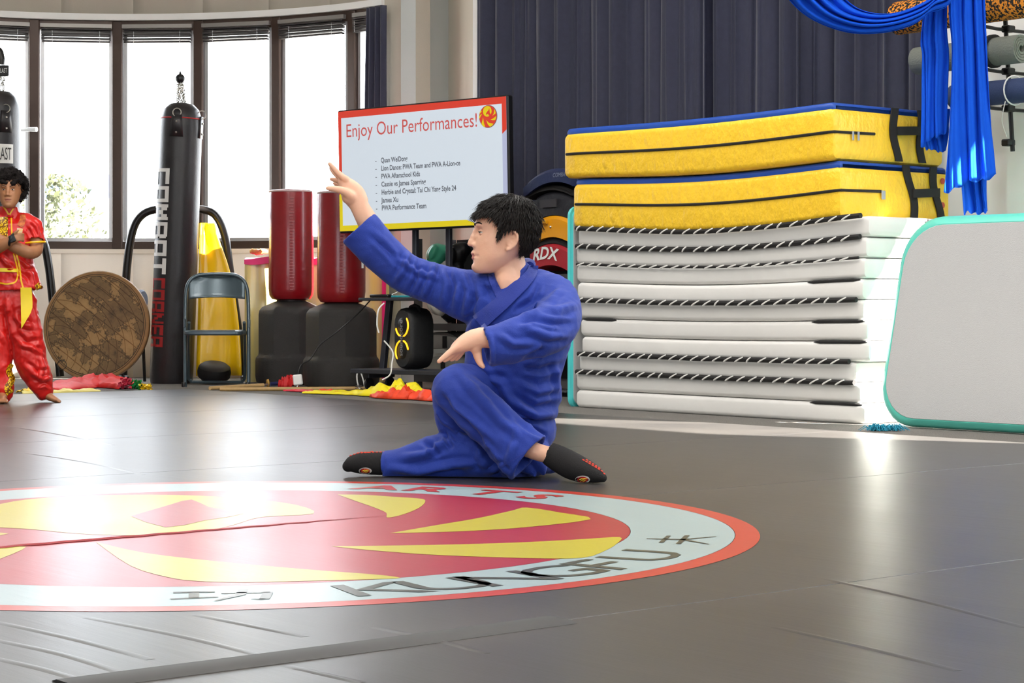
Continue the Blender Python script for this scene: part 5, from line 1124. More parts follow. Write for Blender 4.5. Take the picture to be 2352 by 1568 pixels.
# lowered arm and hand
limb(B, [(1250, 680, 6.43, 50, .055), (1280, 730, 6.3, 40, .048), (1245, 765, 6.21, 36, .042), (1180, 775, 6.15, 30, .034), (1118, 775, 6.12, 24, .026), (1102, 774, 6.115, 23, .023)])
limb(B, [(1108, 775, 6.115, 23, .022), (1090, 778, 6.11, 23, .024), (1070, 787, 6.11, 21, .030), (1050, 798, 6.11, 15, .032), (1042, 805, 6.11, 11, .030)], sub=4)
blob(B, 1092, 795, 6.115, 15, 18, .02)
for f_ in [[(1052, 795, 6.088, 8.5, .0105), (1034, 808, 6.083, 7.6, .0098), (1020, 820, 6.08, 6.8, .009), (1008, 830, 6.078, 5.2, .0075)],
           [(1054, 800, 6.108, 8.5, .0105), (1040, 814, 6.106, 7.2, .0098), (1030, 822, 6.105, 6.4, .009), (1021, 828, 6.104, 5.0, .0075)],
           [(1058, 803, 6.128, 8.0, .0100), (1048, 815, 6.128, 7.0, .0095), (1042, 822, 6.127, 6.0, .0085), (1037, 826, 6.126, 4.8, .007)],
           [(1064, 803, 6.148, 7.0, .0090), (1058, 813, 6.148, 6.2, .0085), (1053, 820, 6.147, 5.4, .008), (1048, 825, 6.146, 4.4, .0065)],
           [(1092, 788, 6.118, 14, .016), (1095, 806, 6.118, 12, .014), (1099, 824, 6.114, 9.4, .011), (1104, 835, 6.11, 7.6, .0095), (1110, 842, 6.106, 5.2, .0075)]]: limb(B, f_, n=14, sub=4)
# legs (inside the trousers) and feet (inside the socks)
limb(B, [(1190, 935, 6.5, 60, .08), (1120, 905, 6.42, 50, .07), (1045, 885, 6.34, 36, .052), (1090, 935, 6.28, 38, .05), (1150, 985, 6.24, 34, .045), (1205, 1025, 6.21, 22, .03), (1242, 1040, 6.195, 20, .028), (1265, 1046, 6.188, 20, .028), (1300, 1066, 6.17, 24, .03), (1350, 1087, 6.15, 20, .026), (1380, 1096, 6.14, 10, .018)])
limb(B, [(1190, 960, 6.52, 56, .08), (1216, 1036, 6.42, 28, .05), (1180, 1055, 6.34, 36, .05), (1080, 1056, 6.36, 34, .046), (980, 1063, 6.38, 26, .035), (915, 1065, 6.39, 20, .028), (860, 1065, 6.4, 20, .026), (815, 1066, 6.41, 15, .022), (802, 1068, 6.41, 10, .018)])
bm_ = remesh(B, 0.0034, 3)
spots = []
for s_ in (-1, 1): spots += [(W(62, 11, s_*20), 8*KM, -4.5*KM), (W(66, 12, s_*9), 5*KM, -2.0*KM), (W(66, 26, s_*18), 6*KM, 1.5*KM)]
for l in (-24, -20, -16, -10, -4, 4, 10, 16, 20, 24): spots.append((W(79-abs(l)*0.2-0.018*l*l, -42.5-0.05*abs(l), l), 2.8*KM, -2.4*KM))
for l in (-8, 0, 8): spots.append((W(76, -57, l), 6*KM, -1.6*KM))
spots += [(W(-8, -8, 58), 6*KM, -3.0*KM), (W(-4, -16, 58), 4*KM, -2.2*KM)]
sculpt_pts(bm_, spots)
M_skin = skin_mat('skin_light', srgb(226, 176, 148), srgb(234, 188, 162), None); M_lip = mat('lip_rose', srgb(206, 136, 120), 0.45)
M_skinred = mat('skin_flushed', srgb(224, 150, 128), 0.48, sss=0.12)
bvm = bvh_of(bm_)
man = mesh_obj('person', bm_, [M_skin, M_lip, M_skinred], None)
tag(man, 'person in blue martial arts uniform and black socks in a low crossed-leg stance, arm raised', 'person')
mbase = BASE[man]
Hinv = [(FW, 'f'), (Vector((0, 0, 1)), 'z'), (LV, 'l')]
for p in man.data.polygons:
    c = p.center+mbase-HCm
    if c.length > 0.16: continue
    f_, z_, l_ = c.dot(FW)/KM, c.z/KM, c.dot(LV)/KM
    if f_ > 66 and abs(l_) < 17-0.02*l_*l_ and -52 < z_ < -36.0+0.0*l_ and f_ > 72-abs(l_)*0.35: p.material_index = 1
M_hair = mat('black_hair', srgb(26, 21, 19), 0.42, spec=0.4); M_eyew = mat('eye_white', srgb(226, 220, 214), 0.25); M_iris = mat('iris_dark', srgb(36, 24, 18), 0.15)
eye_set(man, W, KM, LV, FW, (M_eyew, M_iris, M_hair), mlid=M_skin)
brow(man, W, KM, M_hair, [(69, 27, 8), (68, 31, 16), (63, 32, 26), (57, 29, 33)], 2.1, bvm)
# hair: scalp shell and many tapered locks
HP = [(1093, 497), (1103, 480), (1122, 458), (1150, 447), (1180, 446), (1212, 458), (1232, 482), (1240, 520), (1237, 560), (1224, 594), (1212, 596), (1192, 583), (1188, 562), (1187, 545), (1180, 531), (1166, 529), (1152, 538), (1143, 549), (1136, 557), (1134, 546), (1140, 528), (1130, 514), (1120, 499), (1110, 494), (1100, 500)]
HPf = [(1160-x, 545-y) for x, y in HP]
def inside(f, z, poly):
    r_ = False; j = len(poly)-1
    for i in range(len(poly)):
        if ((poly[i][1] > z) != (poly[j][1] > z)) and (f < (poly[j][0]-poly[i][0])*(z-poly[i][1])/(poly[j][1]-poly[i][1])+poly[i][0]): r_ = not r_
        j = i
    return r_
H = MB(); rows = []
for z, fr, bk, hw in [tuple(q) for q in spline([h for h in HEAD if h[0] >= -60], 4)]:
    cc, rx = (fr+bk)/2, (fr-bk)/2; row = []
    for i in range(72):
        a = 2*PI*i/72; ca, sa = math.cos(a), math.sin(a); e = 2/2.25
        row.append((cc+(rx+6.5)*math.copysign(abs(ca)**e, ca), z*1.0+(5.5 if z > 70 else 0), (hw+5.5)*math.copysign(abs(sa)**e, sa)*(1-0.10*ca)))
    rows.append(row)
scal = MB(); idx = {}
for j, row in enumerate(rows):
    for i, (f_, z_, l_) in enumerate(row):
        idx[(j, i)] = len(scal.v); scal.v.append(W(f_, z_, l_))
for j in range(len(rows)-1):
    for i in range(72):
        q = [(j, i), (j, (i+1) % 72), (j+1, (i+1) % 72), (j+1, i)]; cf = sum(rows[a][b][0] for a, b in q)/4; cz = sum(rows[a][b][1] for a, b in q)/4
        if inside(cf, cz, HPf): scal.f.append(tuple(idx[x] for x in q))
scal.f.append(tuple(idx[(len(rows)-1, i)] for i in range(72)))
used = sorted({i for f_ in scal.f for i in f_}); rm = {o_: n_ for n_, o_ in enumerate(used)}; s2 = MB(); s2.v = [scal.v[i] for i in used]; s2.f = [tuple(rm[i] for i in f_) for f_ in scal.f]
hs = obj('hair', s2, M_hair, man, 'all'); so_ = hs.modifiers.new('t', 'SOLIDIFY'); so_.thickness = 0.006; so_.offset = -1
rg = random.Random(21); lk = MB(); crown = (-30, 94, 0); cnt = 0
while cnt < 6000:
    j = rg.randrange(len(rows)-1); i = rg.randrange(72); f_, z_, l_ = rows[j][i]
    if rg.random() > math.hypot(rows[j][(i+1) % 72][0]-f_, rows[j][(i+1) % 72][2]-l_)/6: continue
    f_ += rg.uniform(-2, 2); l_ += rg.uniform(-2, 2); z_ += rg.uniform(-2, 2)
    if not inside(f_, z_, HPf): continue
    cnt += 1
    p0 = Vector((f_, z_, l_)); N_ = Vector((f_+4, (z_-10)*0.9, l_)).normalized(); fl_ = p0-Vector(crown); fl_ = fl_-N_*fl_.dot(N_)
    if fl_.length < 1: continue
    fl_.normalize()
    if f_ > 15 and z_ > 35: fl_ = (fl_*0.5+Vector((0.75, -0.45, 0.0))).normalized()
    if z_ < 25 and f_ > -25: fl_ = (fl_*0.4+Vector((0.35, -1.0, 0))).normalized()
    ln = rg.uniform(14, 26)*(1.25 if f_ > 30 and z_ > 40 else 1.0)*(0.55 if z_ < 30 else 1.0)*(0.6 if (f_ > 20 and z_ < 58) else 1.0); lift = rg.uniform(0.03, 0.2)
    if z_ > 78 or (f_ < -40 and z_ > 30): lift += rg.uniform(0, 0.22)
    d0 = (fl_+N_*lift+Vector((rg.uniform(-.16, .16), rg.uniform(-.1, .1), rg.uniform(-.16, .16)))).normalized()
    ps = [p0-N_*1.5, p0+d0*ln*0.35, p0+d0*ln*0.7+Vector((0, -1.2, 0)), p0+d0*ln+Vector((0, -3.5, 0))]
    w_0 = rg.uniform(0.4, 0.95)
    lk.tube([W(*p) for p in ps], [w_0*KM, w_0*KM, 0.7*w_0*KM, 0.1*KM], 4)
fr_ = [(68, 47, 0), (70, 50, -14), (69, 50, 12), (63, 52, 26), (64, 50, -26), (58, 54, 34)]
for k in range(46):
    b0 = rg.choice(fr_); p0 = Vector((b0[0]-rg.uniform(4, 14), b0[1]+rg.uniform(3, 12), b0[2]+rg.uniform(-6, 6))); tip = Vector((b0[0]+rg.uniform(0, 7), b0[1]-rg.uniform(2, 14), b0[2]+rg.uniform(-5, 5)))
    md = (p0+tip)/2+Vector((4.5, 2, 0)); lk.tube([W(*p0), W(*md), W(*tip)], [1.0*KM, 0.9*KM, 0.1*KM], 4)
obj('locks', lk, M_hair, hs, 'all', kind='stuff')

# jacket
M_gi = mat('blue_cotton', srgb(17, 52, 152), 0.75, sheen=0.12, var=0.05, vscale=14, bump=0.25, bscale=420)
J = MB()
limb(J, [(1182, 638, 6.45, 46, .075), (1186, 655, 6.45, 88, .10), (1192, 690, 6.45, 116, .128), (1194, 740, 6.45, 122, .14), (1186, 800, 6.46, 116, .14), (1178, 860, 6.47, 112, .14), (1174, 920, 6.48, 108, .145), (1172, 955, 6.48, 106, .145)], n=36, cap1='cup', cup=0.03, wall=0.016)
limb(J, [(1170, 692, 6.45, 62, .09), (1080, 680, 6.46, 62, .075), (1005, 655, 6.475, 48, .062), (938, 630, 6.48, 44, .058), (880, 584, 6.485, 47, .058), (845, 547, 6.485, 48, .058), (824, 524, 6.485, 49, .058)], n=30, cap1='cup', cup=0.07, wall=0.011)
limb(J, [(1210, 690, 6.45, 62, .09), (1262, 690, 6.42, 62, .075), (1284, 722, 6.33, 54, .07), (1262, 757, 6.22, 54, .065), (1200, 775, 6.155, 50, .058), (1150, 790, 6.13, 46, .056), (1117, 797, 6.12, 45, .054)], n=30, cap1='cup', cup=0.07, wall=0.011)
limb(J, [(1205, 640, 6.46, 30, .06), (1250, 662, 6.45, 40, .07), (1290, 690, 6.43, 42, .07)])
limb(J, [(1146, 660, 6.405, 17, .055), (1120, 656, 6.44, 32, .065), (1080, 665, 6.46, 42, .065)])
blob(J, 1215, 900, 6.5, 76, 62, .13)
jm = remesh(J, 0.005, 4)
R_ = lambda *p: [tuple(q) for q in p]
sculpt_lines(jm, [(R_((940, 578), (928, 615), (906, 652)), 7, 5), (R_((962, 590), (955, 640), (940, 672)), 6, -5), (R_((1000, 600), (990, 640), (968, 690)), 7, 5), (R_((1028, 612), (1040, 655), (1030, 712)), 8, -6), (R_((1058, 622), (1078, 668), (1068, 730)), 8, 5),
 (R_((1090, 650), (1110, 690), (1085, 740)), 9, 5), (R_((850, 540), (890, 575), (910, 600)), 7, -3.5), (R_((1010, 640), (960, 625), (905, 590)), 6, 3.5), (R_((1325, 700), (1285, 712), (1240, 705), (1205, 722)), 8, 6), (R_((1318, 745), (1270, 742), (1225, 730), (1190, 738)), 8, -6), (R_((1310, 770), (1260, 772), (1200, 752)), 8, 5), (R_((1240, 650), (1222, 690), (1185, 712)), 7, -4.5), (R_((1290, 665), (1262, 690), (1225, 700)), 7, 4.5),
 (R_((1145, 770), (1180, 790), (1230, 788)), 8, 4), (R_((1250, 800), (1232, 812), (1195, 826)), 7, -5), (R_((1128, 770), (1133, 800), (1132, 836)), 5, 2.5), (R_((1190, 880), (1235, 900), (1285, 888)), 9, 5), (R_((1180, 905), (1230, 935), (1285, 928)), 8, -6), (R_((1178, 925), (1230, 955), (1285, 950)), 8, 6), (R_((1200, 845), (1240, 850), (1295, 835)), 8, -4.5), (R_((1110, 850), (1150, 880), (1180, 940)), 9, 4), (R_((1080, 845), (1120, 862), (1160, 866)), 8, -4), (R_((1275, 830), (1282, 880), (1280, 940)), 7, 4), (R_((1100, 735), (1075, 760), (1060, 800)), 7, 3.5), (R_((1120, 690), (1095, 720), (1070, 735)), 7, -4)])
wrinkle(jm, 0.0055, 9.0, (1, 1, 0.7), 2.0); wrinkle(jm, 0.0022, 22.0, (0.6, 1, 1), 4.0)
jb = bvh_of(jm); jk = mesh_obj('jacket', jm, M_gi, man)
M_gi2 = mat('blue_cotton_collar', srgb(16, 46, 144), 0.7, sheen=0.2, bump=0.3, bscale=380)
comb = MB(); comb.v = [v.co+BASE[jk] for v in jm.vertices]+[v.co+mbase for v in bm_.vertices]; k0 = len(jm.vertices); 
cb_ = BVHTree.FromPolygons(comb.v, [tuple(p.vertices) for p in jm.polygons]+[tuple(i+k0 for i in p.vertices) for p in bm_.polygons])
obj('collar_band', ribbon(cb_, [(1222, 594), (1226, 606), (1222, 624), (1208, 643), (1185, 665), (1158, 690), (1124, 719), (1098, 741)], [9, 20], 0.012, 0.0), M_gi2, jk)
obj('collar_band', ribbon(cb_, [(1127, 628), (1131, 642), (1139, 660), (1150, 682)], [7, 9], 0.010, 0.0), M_gi2, jk)
obj('neck_band', MB().tube(spv([P(1216, 612, 6.45), P(1219, 606, 6.48), P(1206, 604, 6.52), P(1175, 616, 6.53), P(1138, 628, 6.48), P(1128, 632, 6.43)], 5), [0.008]+[0.016]*24+[0.008], 10), M_gi2, jk)
for ln_ in ([(868, 500), (800, 564)],): pass
# trousers
T_ = MB()
limb(T_, [(1200, 930, 6.52, 80, .11), (1120, 905, 6.44, 66, .095), (1062, 890, 6.36, 54, .08), (1046, 890, 6.31, 51, .07)], n=28)
limb(T_, [(1043, 890, 6.31, 51, .07), (1088, 935, 6.27, 54, .068), (1140, 982, 6.24, 56, .065), (1186, 1026, 6.21, 60, .062), (1214, 1050, 6.195, 63, .06)], n=30, cap1='cup', cup=0.05, wall=0.010)
limb(T_, [(1036, 900, 6.36, 44, .06), (1040, 950, 6.38, 44, .065), (1060, 1000, 6.4, 44, .07)], n=24)
limb(T_, [(1262, 1062, 6.40, 26, .04), (1225, 1052, 6.38, 46, .07), (1160, 1046, 6.36, 56, .085), (1090, 1040, 6.365, 58, .085), (1020, 1046, 6.38, 52, .08), (960, 1058, 6.39, 43, .068), (915, 1066, 6.395, 35, .055), (882, 1070, 6.4, 33, .052)], n=30, cap1='cup', cup=0.05, wall=0.010)
blob(T_, 1195, 985, 6.5, 82, 70, .14); blob(T_, 1205, 1040, 6.42, 60, 52, .10)
# loose hem corners by the bare ankle
limb(T_, [(1215, 1050, 6.30, 24, .03), (1240, 1070, 6.285, 16, .02), (1248, 1087, 6.28, 5, .01)], n=14); limb(T_, [(1195, 1060, 6.29, 24, .03), (1222, 1082, 6.28, 10, .014), (1228, 1092, 6.275, 4, .009)], n=14)
tm_ = remesh(T_, 0.005, 4)
zmin = 0.004
sculpt_lines(tm_, [(R_((1050, 850), (1090, 900), (1150, 965), (1210, 1010)), 10, 5), (R_((1010, 905), (1040, 945), (1085, 985)), 8, -5), (R_((1000, 935), (1020, 965), (1055, 990)), 7, 5), (R_((1030, 925), (1080, 960), (1140, 1015)), 8, 4), (R_((1175, 945), (1215, 985), (1255, 1002)), 7, -4), (R_((1085, 985), (1110, 1030), (1150, 1075)), 7, -5), (R_((1190, 975), (1180, 1020), (1165, 1070)), 8, 3), (R_((925, 1050), (980, 1042), (1035, 1005)), 8, 5), (R_((965, 1014), (990, 1022), (1005, 1045)), 6, -5), (R_((1020, 992), (1028, 1012), (1040, 1030)), 5, -5), (R_((1040, 990), (1060, 1000), (1080, 1010)), 6, 4), (R_((890, 1075), (960, 1082), (1040, 1066), (1095, 1066)), 8, 5), (R_((960, 1095), (1030, 1085), (1080, 1090)), 7, -4), (R_((1120, 1085), (1150, 1070), (1165, 1090)), 6, 4), (R_((880, 1048), (884, 1070), (878, 1092)), 4, -2), (R_((1110, 1020), (1100, 1050), (1120, 1075)), 9, 4)])
wrinkle(tm_, 0.005, 9.0, (1, 1, 1), 5.0); wrinkle(tm_, 0.002, 22.0, (0.6, 1, 1), 4.0)
for v in tm_.vertices:
    if v.co.z < 0.003: v.co.z = 0.003+0.1*(v.co.z-0.003)*0
tb = bvh_of(tm_)
tr_ = mesh_obj('trousers', tm_, M_gi, man)
obj('hem_stitch', ribbon(tb, [(1150, 1072), (1185, 1052), (1215, 1030), (1252, 1000)], 2.0, 0.0015, 0.0), M_gi2, tr_)
# socks
M_sock = mat('black_knit', srgb(24, 22, 23), 0.85, bump=0.3, bscale=500); M_grip = mat('grip_orange', srgb(224, 72, 52), 0.6)
def sock(pts, cap0='cup'):
    s_ = MB(); limb(s_, pts, n=26, cap0=cap0, cup=0.03, wall=0.008); me = remesh(s_, 0.005, 3)
    for v in me.vertices:
        if v.co.z < 0.002: v.co.z = 0.002
    return me
me1 = sock([(918, 1064, 6.39, 25, .034), (880, 1064, 6.395, 27, .036), (840, 1063, 6.40, 26, .036), (812, 1065, 6.405, 21, .032), (800, 1070, 6.41, 14, .024)], 'round')
me2 = sock([(1259, 1040, 6.197, 27, .034), (1285, 1054, 6.185, 31, .038), (1315, 1070, 6.165, 32, .038), (1348, 1083, 6.15, 27, .036), (1372, 1092, 6.14, 19, .03), (1384, 1097, 6.135, 11, .02)])
P_e = [mat('patch_white', srgb(236, 232, 226), 0.7), mat('patch_red', srgb(206, 40, 40), 0.7), mat('patch_yellow', srgb(240, 200, 60), 0.7)]
for me, cx, cy, rx, ry, dashes in ((me1, 839, 1081, 15, 7.5, [(806+8.5*k, 1042-0.9*k+0.05*k*k, 0) for k in range(13)]+[(822+8*k, 1034.5+0.1*k, 0) for k in range(5)]), (me2, 1338, 1101, 17, 9, [(1340+7*k, 1056+4.2*k, 1) for k in range(8)]+[(1348+7*k, 1056+4.6*k, 1) for k in range(5)])):
    bv = bvh_of(me); sk_ = mesh_obj('sock', me, M_sock, man)
    rr = []
    for sc_, m_, nm, lift in ((1.0, 0, 'patch', 0.0015), (0.72, 1, 'patch_disc', 0.0022)):
        ps = [hit(bv, cx+rx*sc_*math.cos(2*PI*k/24), cy+ry*sc_*math.sin(2*PI*k/24), lift) for k in range(24)]; ps = [p for p in ps if p is not None]
        if len(ps) > 6: obj(nm, MB().add(ps, [tuple(range(len(ps)))]), P_e[m_], sk_, False)
    for (a0, b0), (a1, b1) in (((-.5, .1), (.0, -.3)), ((-.3, .4), (.2, .0)), ((.0, .5), (.5, .1)), ((-.1, -.1), (.6, -.25))):
        ps = [hit(bv, cx+rx*lerp(a0, a1, q), cy+ry*lerp(b0, b1, q), 0.003) for q in (0, .5, 1)]
        if all(p is not None for p in ps): obj('patch_flame', MB().tube(ps, [0.0008, 0.002, 0.0006], 5), P_e[2], sk_)
    for x, y, t_ in dashes:
        p = hit(bv, x, y, 0.0008)
        for dy in (1, 2, 3, 4):
            if p is None: p = hit(bv, x-(1.5*dy if t_ else 0), y+2*dy, 0.0008)
        if p is not None:
            d = Vector((1, 0, -0.6 if t_ else 0.03)).normalized(); obj('grip_dot', MB().box(p, (0.0085, 0.004, 0.0042), d, Vector((0, 1, 0)), Vector((-d.z, 0, d.x)), ch=0.001), M_grip, sk_, False)

# ---- the child: red satin suit, arms crossed
KY = 11.2
K_ = lambda pts: [(p[0], p[1], KY+p[2], p[3], p[4]) for p in pts]
kk = 0.447*KY/F; kc = P(23, 441, KY-0.02); kfw = Vector((0.10, -1, -0.03)).normalized(); klv = Vector((1, 0.10, 0)).normalized()
B = MB(); WK = head(B, kc, kfw, klv, kk, 1.08, 0.97)
limb(B, K_([(22, 462, .02, 15, .035), (20, 490, .03, 16, .038), (18, 510, .04, 22, .04)]))
limb(B, K_([(18, 512, .04, 30, .045), (18, 560, .04, 44, .06), (18, 640, .04, 46, .07), (18, 690, .04, 44, .07)]))
limb(B, K_([(52, 524, .04, 14, .035), (78, 545, .03, 16, .038), (84, 572, .0, 15, .035), (70, 580, -.06, 15, .033), (40, 570, -.105, 14, .03), (14, 556, -.12, 12, .026), (-6, 548, -.12, 12, .02)]))
limb(B, K_([(-18, 524, .04, 14, .035), (-44, 545, .02, 16, .038), (-48, 575, -.02, 15, .035), (-30, 578, -.09, 15, .033), (0, 566, -.14, 14, .03), (24, 552, -.155, 11.5, .025), (36, 546, -.155, 11, .018)]))
for q in range(4): limb(B, K_([(36, 541+3.4*q, -.155, 4.2, .009), (46, 538+4.2*q, -.15, 3.8, .0085), (54, 538+5*q, -.13, 3.0, .007)]), n=10, sub=3)
limb(B, K_([(30, 541, -.16, 4.4, .009), (36, 533, -.165, 3.6, .008), (42, 529, -.16, 2.6, .006)]), n=10, sub=3)
for q in range(4): limb(B, K_([(-4, 543+3.4*q, -.12, 4.2, .009), (-14, 541+4*q, -.115, 3.8, .0085), (-22, 541+4.8*q, -.10, 3.0, .007)]), n=10, sub=3)
limb(B, K_([(0, 545, -.125, 4.4, .009), (-4, 536, -.13, 3.6, .008), (-8, 531, -.125, 2.6, .006)]), n=10, sub=3)
limb(B, K_([(-6, 690, .04, 26, .06), (-6, 790, .03, 22, .05), (0, 870, .03, 15, .036), (4, 905, .02, 13, .03), (4, 914, -.03, 13, .03), (5, 920, -.10, 14, .016)]))
limb(B, K_([(42, 690, .04, 26, .06), (62, 780, .03, 22, .05), (86, 860, .05, 15, .036), (102, 898, .06, 11, .028), (112, 909, .05, 10, .028), (126, 917, .03, 7, .026), (134, 921, .02, 5, .02)]))
for q in range(4): limb(B, K_([(128+1.0*q, 918.5+q*0.4, .05-.022*q, 3.6, .009), (137+1.2*(3-q)*0.4, 921.5+q*0.6, .05-.022*q, 3.0, .008)]), n=8, sub=2)
for q in range(5): limb(B, K_([(-5+5*q, 919, -.10, 3.4, .012), (-6+5.3*q, 922.5, -.135, 2.8, .010)]), n=8, sub=2)
km = remesh(B, 0.0042, 3)
spots = []
for s_ in (-1, 1): spots += [(WK(62, 11, s_*20), 8*kk, -4.5*kk)]
for l in (-16, -10, -4, 4, 10, 16): spots.append((WK(78-abs(l)*0.33, -42.5, l), 3.0*kk, -2.6*kk))
sculpt_pts(km, spots)
for v in km.vertices:
    if v.co.z < 0.001: v.co.z = 0.001
M_brown = skin_mat('skin_brown', srgb(160, 108, 72), srgb(172, 118, 82), None); M_lip2 = mat('lip_brown', srgb(156, 96, 76), 0.45)
kbv = bvh_of(km); kid = mesh_obj('child', km, [M_brown, M_lip2], None); tag(kid, 'child with curly dark hair in a red and yellow satin suit, arms crossed', 'person')
kb = BASE[kid]
for p in kid.data.polygons:
    c = p.center+kb-kc
    if c.length > 0.13: continue
    f_, z_, l_ = c.dot(kfw)/kk, c.z/kk, c.dot(klv)/kk
    if f_ > 66 and abs(l_) < 15 and -49.5 < z_ < -37 and f_ > 72-abs(l_)*0.35: p.material_index = 1
eye_set(kid, WK, kk, klv, kfw, (M_eyew, M_iris, M_hair), 1.08, mlid=M_brown, lo_=0.42, er=9.6); brow(kid, WK, kk, M_hair, [(69, 26, 8), (68, 30, 16), (63, 31, 26), (57, 28, 34)], 2.0, kbv)
# curly hair
rg = random.Random(9); H = MB()
def kh(px, py, dy, r): H.sphere(P(px, py, KY+dy), r, 9, 6)
n_ = 0
while n_ < 300:
    d = Vector((rg.gauss(0, 1), rg.gauss(0, 1), rg.gauss(0, 1))).normalized(); f_, z_, l_ = -8-80*d.y, 30+84*d.z, 76*d.x; p = WK(f_, z_, l_)
    if z_ < -40 or (f_ > 18 and z_ < 40+0.1*abs(l_)) or (abs(l_) < 40 and z_ < 10 and f_ > -10): continue
    if f_ > 30: p = WK(f_-6, z_, l_)
    H.sphere(p, rg.uniform(8, 14)*kk, 9, 6); n_ += 1
q = MB().sphere((0, 0, 0), 1.0, 20, 14)
H.add([WK(-8+66*v.x, 38+56*v.z, 58*v.y) for v in q.v if True], q.f)
hm = remesh(H, 0.005, 1); wrinkle(hm, 0.008, 70, (1, 1, 1), 1)
M_khair = mat('curly_hair', srgb(24, 19, 18), 0.85, spec=0.2, bump=0.8, bscale=160)
khr = mesh_obj('hair', hm, M_khair, kid)
hv = [v.co+BASE[khr] for v in hm.vertices]; cu_ = MB()
for k in range(700):
    p = rg.choice(hv); o_ = (p-WK(-8, 30, 0)).normalized(); r_ = rg.uniform(3, 5.5)*kk; a = o_.orthogonal().normalized(); b2 = o_.cross(a); ph = rg.random()*6
    if o_.dot(kfw) > 0.55 and p.z < WK(0, 52, 0).z: continue
    cu_.tube([p+o_*(t_*9*kk-2*kk)+(a*math.cos(ph+t_*7)+b2*math.sin(ph+t_*7))*r_ for t_ in [i/8 for i in range(9)]], [1.1*kk]*8+[0.3*kk], 4)
for k in range(26):
    p = P(rg.uniform(46, 60), rg.uniform(405, 446), KY+rg.uniform(-.03, .05)); cu_.tube([p+Vector((math.cos(t_*6+k)*0.006, math.sin(t_*6+k)*0.006, -t_*0.03)) for t_ in [i/8 for i in range(9)]], [0.002]*8+[0.0005], 4)
obj('curls', cu_, M_khair, khr, 'all', kind='stuff')
# suit
M_satin = mat('red_satin', srgb(206, 16, 8), 0.33, spec=0.55, sheen=0.1, var=0.06, vscale=12); M_gold = mat('yellow_satin', srgb(248, 190, 14), 0.35); M_sash = mat('pale_yellow_satin', srgb(250, 218, 50), 0.4)
def seq():
    m = bpy.data.materials.new('gold_sequin_cloth'); m.use_nodes = True; nt = m.node_tree; b_ = nt.nodes['Principled BSDF']; tc = node(nt, 'ShaderNodeTexCoord'); v_ = node(nt, 'ShaderNodeTexVoronoi'); v_.inputs['Scale'].default_value = 110; nt.links.new(tc.outputs['Object'], v_.inputs['Vector'])
    r_ = node(nt, 'ShaderNodeValToRGB'); r_.color_ramp.elements[0].position = 0.35; r_.color_ramp.elements[0].color = (*srgb(246, 200, 24), 1); r_.color_ramp.elements[1].position = 0.6; r_.color_ramp.elements[1].color = (*srgb(120, 70, 10), 1); nt.links.new(v_.outputs[0], r_.inputs[0]); nt.links.new(r_.outputs[0], b_.inputs['Base Color']); b_.inputs['Roughness'].default_value = 0.3; return m
M_seq = seq()
J = MB()
limb(J, K_([(19, 492, .03, 22, .05), (18, 500, .035, 46, .065), (18, 515, .04, 66, .085), (18, 550, .04, 62, .092), (18, 600, .04, 58, .09), (22, 640, .04, 66, .098), (24, 668, .04, 74, .105)]), n=34, cap1='cup', cup=0.03)
limb(J, K_([(52, 512, .04, 24, .06), (72, 522, .035, 25, .055), (79, 545, .03, 23, .055), (80, 556, .02, 23, .056)]), n=24, cap1='cup', cup=0.03, wall=0.006)
limb(J, K_([(-16, 512, .04, 24, .06), (-36, 522, .035, 25, .055), (-44, 545, .02, 23, .055), (-45, 556, .01, 23, .056)]), n=24, cap1='cup', cup=0.03, wall=0.006)
limb(J, K_([(21, 474, .025, 20, .045), (20, 496, .03, 23, .05)]), n=24, cap0='cup', cup=0.012, wall=0.006)
jm2 = remesh(J, 0.0065, 4)
sculpt_lines(jm2, [(R_((70, 505), (84, 520), (92, 545)), 4, 4), (R_((62, 520), (72, 540), (78, 552)), 4, -4), (R_((40, 590), (60, 610), (78, 612)), 5, 5), (R_((30, 600), (45, 625), (70, 640)), 5, -5), (R_((0, 585), (15, 605), (30, 612)), 5, 5), (R_((55, 600), (70, 630), (80, 660)), 5, 4)])
wrinkle(jm2, 0.007, 13, (1, 1, 1), 3); wrinkle(jm2, 0.0025, 34, (1, 1, 1), 6)
jb2 = bvh_of(jm2); jk2 = mesh_obj('jacket', jm2, M_satin, kid)
for ln_, hw_ in (([(3, 470), (12, 480), (20, 493)], 1.8), ([(39, 471), (30, 480), (22, 493)], 1.8), ([(26, 500), (27, 530), (28, 548)], 1.6), ([(31, 582), (36, 600), (41, 620)], 1.8), ([(37, 582), (43, 602), (46, 622), (50, 650), (58, 668), (75, 671), (100, 669)], 2.0), ([(41, 620), (40, 636), (34, 648), (16, 652), (0, 650), (-30, 650)], 1.8)):
    obj('piping', ribbon(jb2, ln_, hw_, 0.004, 0.0, nacross=3), M_gold, jk2)
obj('cuff_trim', MB().tube([P(80, 557, KY+.02)+Vector((23.5*KY/F*math.cos(a), 0.057*math.sin(a), 0.004*math.cos(a))) for a in [2*PI*i/24 for i in range(24)]], 0.006, 6, True), M_gold, jk2)
obj('cuff_trim', MB().tube([P(-45, 557, KY+.01)+Vector((23.5*KY/F*math.cos(a), 0.057*math.sin(a), 0.0)) for a in [2*PI*i/24 for i in range(24)]], 0.006, 6, True), M_gold, jk2)
obj('sequin_panel', ribbon(jb2, [(8, 498), (8, 515), (7, 532), (7, 546)], [10, 11], 0.004, 0.0), M_seq, jk2)
obj('sequin_corner', ribbon(jb2, [(84, 652), (90, 660), (94, 668)], [6, 10], 0.004, 0.0), M_seq, jk2)
